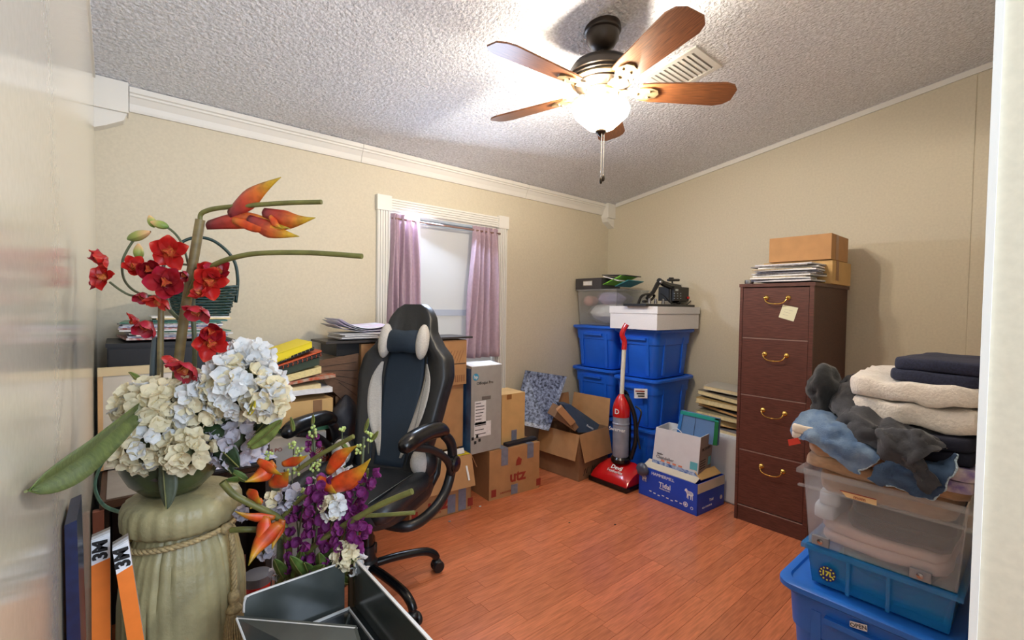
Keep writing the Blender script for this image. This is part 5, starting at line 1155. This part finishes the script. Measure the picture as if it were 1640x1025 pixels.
# ================================================================== flower bowl arrangement
BC = V((.092, 1.28, 0)); BZ = .7655
bowlg = mat('dark_green_glaze', (38,42,36), .25, nz=(6,.6), c2=(70,80,44), coat=.3, bump=(40,.1))
fa = root('flower_arrangement', 'tall silk arrangement of orchids, hydrangeas and a heliconia in a dark bowl on the plinth', 'flower arrangement', (BC.x, BC.y, BZ))
part('bowl', MB().lathe([(.04, BZ), (.055, BZ+.004), (.08, BZ+.03), (.094, BZ+.06), (.099, BZ+.085), (.096, BZ+.094), (.090, BZ+.088), (.08, BZ+.06), (.02, BZ+.05), (.001, BZ+.05)], BC, 48), bowlg, fa, smooth=50)
part('moss', MB().blob(BC+V((0,0,BZ+.055)), .084, .084, .03, 12, nz=.3), mat('moss', (62,52,44), .95, bump=(60,.8)), fa, smooth=True)
stemm = mat('green_stem', (104,104,52), .5, nz=(40,.2), bump=(60,.2)); stemd = mat('dark_stem', (84,92,66), .5, nz=(40,.2)); stemb = mat('brown_green_stem', (112,98,62), .5, nz=(14,.25), stretch=(1,1,3))
def st(nm, pts, r, mt, o, n=10, lab=None):   # pts: (px, py, depth)
    return part(nm, MB().tube(cat([AT(*p) for p in pts], 5), r, n), mt, o, label=lab, smooth=60)
S_ = fa
st('stem', [(268,745,1.05),(276,690,1.05),(283,610,1.05),(290,545,1.05),(300,475,1.045),(312,405,1.04),(321,352,1.04)], .0102, stemb, S_, lab='thick bent main stem')
st('stem', [(322,360,1.04),(321,345,1.038),(330,338,1.036),(352,333,1.03),(400,329,1.02),(460,325,1.01),(515,323.5,1.0)], .0052, stemm, S_)
st('stem', [(301,478,1.04),(310,455,1.035),(325,436,1.03),(352,420,1.02),(390,409,1.0),(430,405,.99),(500,405,.98),(580,410.5,.96)], .0056, stemm, S_)
st('stem', [(256,745,1.03),(256,640,1.03),(257,560,1.03),(258,505,1.03),(259,478,1.03)], .0062, stemb, S_)
st('stem', [(250,740,1.04),(247,640,1.04),(246,590,1.04),(250,540,1.04)], .0075, mat('grey_leaf_stem', (74,84,86), .5), S_)
st('stem', [(284,740,1.06),(287,600,1.06),(287,540,1.06)], .0058, stemb, S_)
st('stem', [(305,740,1.07),(309,620,1.07),(312,560,1.07),(309,500,1.07),(309,470,1.07)], .0052, stemd, S_)
st('stem', [(290,545,1.06),(288,515,1.06),(278,503,1.06),(270,492,1.06),(266,470,1.06)], .0045, stemd, S_)
st('orchid_twig', [(262,476,1.03),(230,472,1.03),(210,462,1.03),(198,445,1.03),(196,420,1.03),(204,400,1.03),(216,382,1.03)], .0026, stemd, S_)
st('orchid_twig', [(258,474,1.02),(215,474,1.01),(195,466,1.0),(176,452,1.0)], .0024, stemd, S_)
st('orchid_twig', [(303,470,1.05),(304,440,1.05),(297,405,1.05),(288,384,1.05),(276,370,1.05),(262,361,1.05)], .0026, stemd, S_)
st('orchid_twig', [(265,470,1.04),(276,430,1.04),(300,424,1.04),(330,436,1.04),(345,446,1.04)], .0024, stemd, S_)
st('orchid_twig', [(222,430,1.03),(224,410,1.03),(223,396,1.03)], .0018, stemd, S_)
bud = mat('orchid_bud', (150,160,70), .5, ttl=[(0,(84,120,40)),(.5,(150,160,80)),(1,(232,178,130))])
def budm(c_, tip, r):
    c_, tip = AT(*c_), AT(*tip); d = tip-c_; b = MB(); rows = []
    a1 = d.orthogonal().normalized(); a2 = d.cross(a1).normalized(); n = 10
    for i in range(9):
        t = i/8; rr = r*math.sin(math.pi*min(.97, .04+t*.94))**.7*(1.0-.25*t); rows.append([c_+d*t+(a1*math.cos(2*math.pi*j/n)+a2*math.sin(2*math.pi*j/n))*rr for j in range(n+1)])
    part('bud', b.grid(rows), bud, fa, smooth=True)
budm((205,383,1.03),(241,371,1.02),.0125); budm((222,416,1.03),(222,390,1.03),.0115); budm((270,364,1.05),(241,355,1.04),.011); budm((247,364,1.05),(239,345,1.05),.010)
# petals: generic curved petal meshes (uv.x runs from base to tip)
def petal(L_, W_, cup=.3, curl=.4, nz=0, sd=0, tip=.6, n=6, m=4, thick=.0006, neck=.35, roll=0):
    g = []
    for i in range(n+1):
        t = i/n; w_ = W_*(neck+(1-neck)*math.sin(math.pi*min(1, t*.75+.1)))*(1 if t < tip else math.cos((t-tip)/(1-tip)*math.pi/2*.94)**.7)
        a = curl*t; row = []
        for j in range(m+1):
            s_ = (j/m-.5)*2; x = s_*w_*.5; z = L_*t*math.sin(a)*.9+cup*w_*s_*s_*(1-.3*t)+roll*s_*t*L_*.2; yy = L_*t*math.cos(a)
            if nz: z += nz*noise.noise(V((x*90+sd, yy*90, sd*3)))
            row.append(V((x, yy, z)))
        g.append(row)
    return g
def flower(npet, L_, W_, sd, open_=.9, mats=None, centre=None, **k):
    b = MB(); rr = random.Random(sd)
    for i in range(npet):
        a = 2*math.pi*(i+rr.uniform(-.12, .12))/npet; M_ = Matrix.Rotation(a, 4, 'Z') @ Matrix.Rotation(open_+rr.uniform(-.15, .2), 4, 'X')
        g = petal(L_*rr.uniform(.85, 1.1), W_*rr.uniform(.9, 1.1), sd=sd+i, **k); b.grid([[M_ @ p for p in r_] for r_ in g])
    if centre: b.blob((0, 0, centre*.6), centre, centre, centre, 5)
    return b
def look(c_, d, roll=0, s_=1.0):
    d = V(d).normalized(); q = d.to_track_quat('Z', 'Y').to_matrix().to_4x4(); return Matrix.Translation(c_) @ q @ Matrix.Rotation(roll, 4, 'Z') @ Matrix.Scale(s_, 4)
orr = mat('orchid_red', (170,30,26), .45, nz=None, ttl=[(0,(210,110,60)),(.25,(170,30,26)),(.8,(186,32,30)),(1,(214,84,60))], translucent=((220,40,30), .2))
ord_ = mat('orchid_dark_red', (130,20,26), .45, ttl=[(0,(120,20,30)),(.6,(160,26,34)),(1,(180,40,70))], translucent=((180,20,40), .15))
orc = [flower(5, .034, .026, s, open_=.2, cup=.45, curl=.25+.22*(s % 3), nz=.006, centre=.005, n=7, m=5).mesh('orchid_flower', smooth=True) for s in (1, 2, 3, 4)]
lip = [flower(3, .018, .014, s, open_=.95, cup=.5, curl=.8, nz=.003, n=5).mesh('orchid_lip', smooth=True) for s in (5, 6)]
for k, me in enumerate(orc): me.materials.append(orr if k % 2 == 0 else ord_)
for me in lip: me.materials.append(mat('orchid_lip_orange', (206,96,50), .5, ttl=[(0,(230,160,80)),(1,(170,40,30))]))
tocam = -fw
for k, (x, y, d, dx, dz, ro, sc) in enumerate(((172,413,.99,-.6,.1,0,.85),(163,415,.995,-1,.3,2,.6),(169,446,.99,-.5,-.2,1,.85),(158,452,1.0,-1,-.5,.4,.6),(214,431,1.0,.2,.6,.7,.8),(238,431,1.0,.3,.5,.3,1.0),(272,405,1.02,.1,.1,1.2,1.15),(268,455,.99,.1,-.1,.5,1.2),(258,476,.99,-.2,-.8,1.5,.85),(232,470,1.0,-.6,-.3,.2,.7),(336,450,1.02,.5,.1,.9,1.1),(352,440,1.03,.6,.3,.2,.9),(326,438,1.04,.2,.6,2.2,.8),(240,516,1.01,-.3,-.5,.3,1.0),(222,512,1.01,-.9,-.2,1.0,.7),(322,492,1.0,.3,-.6,.8,1.0),(324,474,1.01,.2,.4,.1,.7),(340,530,1.0,.4,.3,.6,.9),(336,548,1.0,.1,-.7,.4,1.1),(303,582,.96,-.2,-.3,1.4,1.15),(285,578,.97,-.7,.1,.6,.8),(300,440,1.02,.1,.3,.2,.6))):
    c_ = AT(x, y, d); dd = tocam*.8+rt*(dx+R.uniform(-.7,.7))+U*(dz+R.uniform(-.7,.7))
    f_ = inst('orchid_flower', orc[k % 4], look(c_, dd, ro, sc*1.12), fa)
    f_['_o'] = None if False else (0,0,0)
    l_ = bpy.data.objects.new('orchid_lip', lip[k % 2]); COL.objects.link(l_); l_.parent = f_; l_.matrix_local = Matrix.Translation((0,0,.004))
# heliconia bracts
hel = mat('heliconia', (200,70,30), .42, ttl=[(0,(120,36,52)),(.3,(190,60,40)),(.55,(216,110,40)),(.8,(214,168,40)),(1,(170,150,50))], nz=(55,.2), translucent=((220,120,40), .12))
hel2 = mat('heliconia_orange', (220,90,30), .42, ttl=[(0,(206,120,40)),(.25,(222,70,26)),(.55,(224,96,34)),(.8,(214,160,40)),(1,(160,140,40))], nz=(55,.2), translucent=((220,120,40), .12))
def bract(o, a, b_, wd, mt, sag=.15, fold=.55, side=1, nm='bract', n=12):
    a, b_ = AT(*a), AT(*b_); d = b_-a; L_ = d.length; x = d.normalized(); z = (-fw-x*(-fw).dot(x)).normalized(); yv = z.cross(x)*side; g = []
    for i in range(n+1):
        t = i/n; w_ = wd*(.30+.70*math.sin(min(1, t*1.6+.15)*math.pi*.5))*(1-max(0, t-.38)/.62)**1.1+.0008
        c_ = a+d*t+yv*(-sag*L_*math.sin(math.pi*t)*.5); row = []
        for j in range(7):
            s_ = (j/6-.5)*2; row.append(c_+yv*s_*w_*.5-z*(abs(s_)**1.5*w_*fold*.5)+z*.001)
        g.append(row)
    return part(nm, MB().grid(g, .0008), mt, o, smooth=True)
bract(fa, (330,360,1.03),(466,367,1.0), .040, hel, sag=-.16); bract(fa, (366,344,1.02),(451,284,1.0), .046, hel, sag=-.10)
bract(fa, (396,350,1.01),(480,379,.98), .038, hel, sag=.10); bract(fa, (420,340,1.01),(506,349,.98), .044, hel, sag=.16)
bract(fa, (372,352,1.015),(462,365,.99), .026, hel2, sag=.1); bract(fa, (432,346,1.0),(452,366,.985), .016, hel2)
# leaves
leafm = mat('long_leaf', (70,92,40), .42, nz=(70,.3), stretch=(1,1,1), bump=(120,.3), c2=(96,116,56)); leafd = mat('dark_leaf', (38,58,30), .5, nz=(60,.3), bump=(100,.4)); leafl = mat('striped_leaf', (110,124,60), .5, nz=(40,.4), bump=(100,.3))
def leaf(o, a, b_, wd, mt, sag=.05, fold=.2, tipw=.5, nm='leaf', face=None, twist=0, mid=None):
    a, b_ = AT(*a), AT(*b_); d = b_-a; x = d.normalized(); up = face or (-fw); z = (up-x*up.dot(x)).normalized(); yv = z.cross(x); g = []; n = 16
    if mid: P_ = cat([a, AT(*mid), b_], 8)
    for i in range(n+1):
        t = i/n; w_ = wd*(max(0, math.sin(math.pi*(.12+.88*t)))**.7+.02)
        c_ = P_[i] if mid else a+d*t-U*(sag*d.length*math.sin(math.pi*t)); row = []
        for j in range(7):
            s_ = (j/6-.5)*2; row.append(c_+yv*s_*w_*.5-z*abs(s_)*w_*fold+z*.0015*math.sin(j*2.6))
        g.append(row)
    lf = part(nm, MB().grid(g, .0008), mt, o, smooth=True)
    part('midrib', MB().tube([r_[3]+z*.0012 for r_ in g], .0014, 5), stemm, lf); return lf
leaf(fa, (232,648,.98),(48,786,.40), .046, leafm, sag=.0, mid=(140,728,.66)); leaf(fa, (296,690,1.02),(414,652,.98), .058, leafd, sag=-.1)
leaf(fa, (300,690,1.0),(384,748,.98), .066, leafd, sag=-.08); leaf(fa, (398,716,.97),(452,672,.97), .030, leafl); leaf(fa, (398,664,.95),(408,642,.945), .012, mat('yellow_leaf', (200,180,40), .5))
leaf(fa, (232,615,.98),(208,596,.98), .014, leafl); leaf(fa, (262,740,.94),(268,815,.93), .040, mat('grey_green_leaf', (84,92,72), .5, nz=(40,.2)), sag=0)
leaf(fa, (350,720,1.0),(372,758,1.0), .03, leafd); leaf(fa, (402,700,1.03),(440,655,1.02), .035, leafd)
# hydrangeas
hyc = mat('hydrangea_cream', (232,220,186), .75, nz=(60,.06), translucent=((240,232,200), .3), rnd=.07); hyw = mat('hydrangea_white', (228,228,226), .75, nz=(60,.05), translucent=((236,236,236), .3), rnd=.06); hyl = mat('hydrangea_lilac_shaded', (190,184,190), .75, translucent=((210,200,220), .25), rnd=.08)  # the lilac grey also puts shade into the colour of white heads
fls = {}
for nm, mt in (('c', hyc), ('w', hyw), ('l', hyl)):
    fls[nm] = []
    for s in range(4):
        me = flower(4+(s % 2), .025, .025, s+11, open_=.28, cup=.12, curl=.35, nz=.008, n=4, m=4, tip=.45, neck=.3, centre=.0022).mesh('floret', smooth=True); me.materials.append(mt); fls[nm].append(me)
def hydrangea(o, c_, rx, ry, rz, n, kinds, sd, lab, sc=1.0, front=-.35):
    rr = random.Random(sd); c_ = AT(*c_); hd_ = part('hydrangea_head', MB().blob(c_, rx*.72, ry*.72, rz*.72, 10, nz=.3), mat('inner_green', (70,76,46), .9, bump=(60,.6)), o, label=lab, smooth=True)
    k = 0; i = 0
    while k < n and i < n*6:
        i += 1; t = i/(n*1.9); ph = math.acos(max(-1, min(1, 1-2*((i*.7548777) % 1)))); th = 2*math.pi*((i*.5698403) % 1)
        d = V((math.sin(ph)*math.cos(th), math.sin(ph)*math.sin(th), math.cos(ph)))
        if d.dot(tocam) < front: continue
        p = c_+V((d.x*rx, d.y*ry, d.z*rz))*rr.uniform(.86, 1.05); nn = V((d.x/rx, d.y/ry, d.z/rz)).normalized()+V((rr.uniform(-.35, .35), rr.uniform(-.35, .35), rr.uniform(-.3, .3)))
        inst('floret', fls[rr.choice(kinds)][rr.randrange(4)], look(p, nn, rr.uniform(0, 6), sc*rr.uniform(.85, 1.15)), hd_); k += 1
hydrangea(fa, (252,650,.98), .066, .055, .050, 60, 'cccw', 1, 'cream hydrangea head at the upper left', .9)
hydrangea(fa, (238,705,.95), .058, .05, .052, 56, 'ccw', 2, 'cream hydrangea head hanging over the bowl front', .9)
hydrangea(fa, (300,722,.95), .038, .04, .034, 26, 'cc', 5, 'small cream hydrangea cluster over the rim', .9)
hydrangea(fa, (322,638,1.0), .055, .05, .052, 50, 'ccw', 3, 'cream hydrangea head in the middle', .9)
hydrangea(fa, (386,618,1.02), .072, .06, .062, 80, 'cwww', 4, 'white hydrangea head at the right', .95)
hydrangea(fa, (396,574,1.05), .045, .045, .035, 32, 'ww', 7, 'white hydrangea cluster at the top right', .95)
hydrangea(fa, (430,640,.99), .034, .035, .038, 26, 'cw', 8, 'cream hydrangea cluster at the right edge', .95)
hydrangea(fa, (380,706,1.04), .055, .05, .045, 40, 'll', 6, 'shaded lilac grey hydrangea head below', .85)

# ================================================================== second arrangement
VC = AT(478, 960, 1.10); VC.z = 0
fb = root('floral_display', 'loose silk bouquet of purple stocks and orange heliconias in a dark vase on the floor', 'flower arrangement', tuple(VC))
part('vase', MB().lathe([(.05, 0), (.062, .01), (.07, .12), (.066, .3), (.05, .42), (.045, .50), (.05, .515), (.044, .51), (.038, .42), (.001, .40)], VC, 28), bowlg, fb, smooth=50)
T = fb
st('stem', [(356,772,.98),(372,790,.99),(392,802,1.0),(425,818,1.02),(448,832,1.04),(460,855,1.05),(463,890,1.07),(462,950,1.09)], .0072, stemm, T)
st('stem', [(442,940,1.09),(470,905,1.06),(515,865,1.03),(560,836,1.01),(610,808,.99),(660,787,.97)], .0066, stemm, T)
st('stem', [(585,826,1.02),(625,824,1.01),(664,821,1.0)], .0045, stemm, T); st('stem', [(370,849,1.02),(395,848,1.02),(425,850,1.04),(455,860,1.06)], .0062, stemm, T)
st('stem', [(455,826,1.05),(480,800,1.04),(500,788,1.03)], .0055, stemm, T); st('stem', [(478,752,1.05),(510,730,1.04),(540,713,1.03),(566,699,1.02)], .0052, stemm, T)
st('stem', [(446,940,1.09),(450,860,1.08),(443,800,1.08),(440,775,1.08)], .009, stemd, T); st('stem', [(460,950,1.1),(478,880,1.09),(470,800,1.09),(455,752,1.08)], .0018, stemd, T)
st('stem', [(490,950,1.1),(500,880,1.08),(505,800,1.07),(503,700,1.07),(500,678,1.07)], .003, stemd, T); st('stem', [(500,950,1.1),(545,860,1.08),(575,780,1.07),(583,700,1.07)], .003, stemd, T)
st('stem', [(495,940,1.1),(530,840,1.09),(548,760,1.08)], .003, stemd, T)
for a, b_, w_, sg_ in (((440,742,1.03),(392,772,.99),.038,-.2),((412,738,1.02),(452,760,1.0),.024,.1),((452,744,1.03),(493,729,1.02),.022,.1),((432,778,1.03),(463,753,1.0),.040,.15),
                       ((524,758,1.03),(573,713,1.0),.034,-.15),((520,786,1.02),(594,734,.98),.046,.16),((508,766,1.03),(540,790,1.0),.028,.1),((395,788,1.02),(420,806,1.0),.03,.1),
                       ((440,830,1.01),(376,818,.97),.022,-.2),((448,838,1.0),(398,906,.95),.040,.2),((424,826,1.0),(408,880,.97),.034,-.1),((452,832,1.02),(436,880,1.0),.026,.1),((420,800,1.02),(400,815,1.0),.02,.1)):
    bract(fb, a, b_, w_, hel2, sag=sg_)
pur = mat('stock_purple', (124,44,108), .7, nz=(60,.2), translucent=((150,40,140), .25), rnd=.2); stk_m = []
for s in range(3):
    me = flower(5, .0165, .018, s+31, open_=.5, cup=.2, curl=.5, nz=.006, n=4, m=3, tip=.5, neck=.4).mesh('stock_floret', smooth=True); me.materials.append(pur); stk_m.append(me)
def spike(pts, n, r, sd, sc=1.0, nm='stock_spike'):
    rr = random.Random(sd); P_ = cat([AT(*p) for p in pts], 6); s_ = part(nm, MB().tube(P_, .002, 6), stemd, fb)
    for i in range(n):
        t = i/(n-1)*(len(P_)-1); k = min(int(t), len(P_)-2); p = lerp(P_[k], P_[k+1], t-k); a = i*2.4+rr.uniform(-.3, .3)
        d = rt*math.cos(a)+U*(.1+.3*rr.random())+(-fw)*(math.sin(a)*.8+.25); d = d.normalized(); inst('stock_floret', stk_m[rr.randrange(3)], look(p+d*r*(.6+.5*rr.random()), d, rr.uniform(0, 6), sc*rr.uniform(.85, 1.2)), s_)
spike([(500,925,1.05),(507,850,1.03),(512,772,1.02)], 40, .017, 1); spike([(478,915,1.06),(478,860,1.06),(486,812,1.05)], 24, .015, 2); spike([(525,915,1.04),(548,868,1.03),(560,835,1.02)], 26, .018, 3)
spike([(556,900,1.05),(572,860,1.04),(568,810,1.04)], 24, .015, 4); spike([(555,820,1.05),(575,790,1.04),(588,765,1.03)], 20, .016, 5); spike([(498,750,1.07),(500,722,1.07),(503,700,1.07)], 9, .008, 6, .7)
ber = mat('green_berry', (176,192,110), .45, rnd=.1); bme = MB().blob((0,0,0), .0034, .0034, .0038, 5).mesh('berry', smooth=True); bme.materials.append(ber)
for k, (x, y, d, n, r_) in enumerate(((500,692,1.07,14,9),(479,726,1.07,12,8),(470,712,1.07,10,7),(506,745,1.06,16,9),(468,752,1.06,16,12),(484,792,1.05,14,9),(590,700,1.07,12,9),(578,720,1.07,10,8),(430,730,1.07,8,6),(548,690,1.08,6,5))):
    rr = random.Random(k); tw = st('berry_twig', [(x, y+26, d+.01), (x, y, d)], .0012, stemd, fb)
    for i in range(n): inst('berry', bme, Matrix.Translation(AT(x+rr.uniform(-r_, r_), y+rr.uniform(-r_, r_), d+rr.uniform(-.01, .008))), tw)
for k, (x, y, d, n, kind, lab, r_, sc) in enumerate(((535,812,1.02,12,'cw','small white ruffled flower amid the purple',.02,.65),(555,888,1.03,14,'cc','pale yellow ruffled flower low at the right',.022,.65),(575,902,1.04,8,'wl','pale pink flower at the lower right',.014,.6),(466,796,1.06,12,'ll','lilac grey flower at the left',.022,.7),(437,808,1.06,10,'cl','greyish cream flower at the left',.018,.65),(512,775,1.07,8,'wl','white flower behind the stocks',.016,.6),(545,745,1.07,8,'w','white flower beside the heliconia',.016,.55),(430,880,1.10,8,'l','shaded white flower behind the stems',.018,.6),(450,915,1.10,7,'l','shaded white flower near the vase rim',.016,.6),(392,820,1.06,6,'l','pale flower behind the lower heliconia',.012,.55))):
    hydrangea(fb, (x, y, d), r_, r_, r_, n, kind, 20+k, lab, sc, front=-.1)
for a, b_, w_ in (((455,925,1.05),(440,895,1.02),.03),((515,925,1.04),(512,885,1.0),.034),((535,920,1.04),(570,895,1.02),.034),((490,925,1.02),(465,890,.99),.03),((470,930,1.05),(484,880,1.02),.030),((505,935,1.05),(488,900,1.0),.034),((500,930,1.04),(545,872,1.02),.040),((480,925,1.03),(520,905,1.0),.026),((395,770,1.03),(368,752,1.02),.02),((382,770,1.03),(362,768,1.0),.022),((560,935,1.05),(520,915,1.02),.026)):
    leaf(fb, a, b_, w_, mat('bouquet_leaf', (82,104,46), .5, nz=(50,.3), bump=(80,.3)))
for a, b_, w_ in (((584,690,1.07),(590,670,1.06),.008),((594,706,1.07),(606,690,1.06),.009),((578,775,1.06),(590,750,1.05),.012),((545,708,1.07),(560,722,1.06),.012),((500,680,1.07),(502,664,1.06),.008),((470,690,1.07),(466,668,1.06),.01)): leaf(fb, a, b_, w_, leafl)

# ================================================================== filters and blue board by the plinth
org_m = mat('filter_orange', (236,124,40), .6, nz=(30,.05)); fside = mat('filter_side', (170,158,146), .85, nz=(60,.2)); 
def filt(lab, tl, tr_, dx, d, deep, h3):
    a, b_ = AT(*tl, d), AT(*tr_, d); b_.y = a.y; w_ = b_-a
    o = root('furnace_filter', lab, 'filter', (a.x+dx, a.y, 0)); dn_ = V((dx, 0, -min(a.z, b_.z)+.001)); E2 = V((0, deep, 0))
    bot = [a+dn_, b_+dn_]; bot[0].z = bot[1].z = .001
    part('pleat_block', MB().slab([a+V((0,.003,0)), b_+V((0,.003,0)), bot[1]+V((0,.003,0)), bot[0]+V((0,.003,0))], E2), fside, o, bev=.001)
    part('top_cap', MB().slab([a+V((0,.003,0)), b_+V((0,.003,0)), b_+V((0,.018,.0)), a+V((0,.018,.0))], (0,0,.001)), paper, o)
    part('orange_edge', MB().slab([lerp(a,bot[0],h3), lerp(b_,bot[1],h3), bot[1], bot[0]], (0,.0028,0)), org_m, o)
    wl = part('white_end', MB().slab([a, b_, lerp(b_,bot[1],h3), lerp(a,bot[0],h3)], (0,.0028,0)), paper, o)
    c_ = (a+b_+lerp(b_,bot[1],h3)+lerp(a,bot[0],h3))/4+V((0,-.001,0)); lettering('3M', .019, c_, (a-bot[0]), (-w_), inkb, wl, bold=.0012)
filt('upright orange edged filter marked 3M standing left of the plinth', (146,868), (176,862), -.004, .80, .03, .055); filt('tilted orange edged filter marked 3M leaning at the plinth', (180,881), (206,872), .085, .76, .03, .055)
nb = root('blue_board', 'dark blue board leaning on the left wall beside the filters', 'board', (-.05, .9, 0))
a, b_ = PY(103,842,.92), PY(123,833,.92); a.x = max(a.x, -.061)
part('board', MB().slab([a, b_, V((b_.x+.012,.92,.001)), V((a.x+.004,.92,.001))], (0,.12,0)), mat('navy_board', (8,30,66), .35, nz=(80,.2)), nb, bev=.001)
# ================================================================== smoked glass organiser in the foreground
smk = mat('smoked_glass', (64,68,64), .2, nz=(5,.35), coat=.3, spec=.7); smd = mat('smoked_glass_dark', (18,22,22), .18, coat=.4); eg = mat('polished_edge', (200,196,190), .3)
ob = root('smoked_organiser', 'smoked black glass organiser with pale polished edges in the foreground', 'organiser', (.28, .82, 0))
ZT = .62; ax, bx_, ay, by_ = .182, .397, 1.004, .56
part('back_panel', MB().slab([(ax+.01,ay,ZT),(bx_-.02,ay,ZT),(bx_-.02,ay,.2),(ax,ay,.2),(ax,ay,ZT-.02),(ax+.003,ay,ZT-.006)], (0,-.005,0)), smk, ob)
part('polished_edge', MB().tube(cat([(ax,ay-.0025,ZT-.03),(ax+.002,ay-.0025,ZT-.006),(ax+.014,ay-.0025,ZT),(.30,ay-.0025,ZT),(bx_-.02,ay-.0025,ZT)],5), .0028, 6), eg, ob, smooth=True)
part('side_panel', MB().slab([(bx_,ay,ZT),(bx_,by_,ZT),(bx_,by_,.0),(bx_,ay,.0)], (.005,0,0)), smk, ob)
part('polished_edge', MB().box(bx_-.0005, bx_+.0055, by_, ay, ZT, ZT+.003), eg, ob)
part('corner_post', MB().box(bx_-.012, bx_-.004, ay-.012, ay-.004, 0, ZT-.004), mat('post_brown', (70,52,36), .2, metal=.4), ob)
part('shelf', MB().box(ax, bx_-.001, .66, ay-.013, .512, .517), smd, ob)
part('shelf_edge', MB().box(ax+.05, bx_-.012, ay-.016, ay-.013, .517, .522), eg, ob); part('shelf_edge', MB().box(bx_-.016, bx_-.013, .60, ay-.02, .517, .522), eg, ob)
q = [AT(379,990,.87), AT(572,1006,.83), AT(600,1100,.74), AT(425,1110,.80)]
fp_ = part('leaning_plate', MB().slab(q, (.0,.004,.003)), smk, ob, label='glossy grey plate leaning at the front'); part('plate_edge', MB().tube([q[0], q[3]], .0022, 6), eg, fp_); part('plate_edge', MB().tube([q[0], q[1]], .0012, 6), eg, fp_)
part('lower_panel', MB().slab([(ax-.002,.62,0),(ax-.002,ay,0),(ax-.002,ay,.52),(ax-.002,.62,.52)], (-.004,0,0)), smd, ob)
part('divider', MB().slab([(ax+.01,.66,.519),(bx_-.03,.95,.519),(bx_-.03,.95,.535),(ax+.01,.66,.535)], (.003,-.002,0)), smk, ob)
# tiny crumbs on the floor
for k, (x, y) in enumerate(((769,812),(720,836),(985,841),(912,838))):
    p = PZ(x, y, .001); bundle('floor_scrap', ('small pale scrap on the floor before the brown cartons', 'tiny grey scrap on the floor beside the left carton', 'tiny dark crumb on the floor below the vacuum', 'tiny brown crumb on the open floor')[k], (p.x, p.y, .005), .009-.001*k, .006, .003, (paper, cardg, inkb, card2)[k], 50+k, cat_='scrap', n=6)
for o in list(bpy.data.objects):
    if '_o' in o: del o['_o']
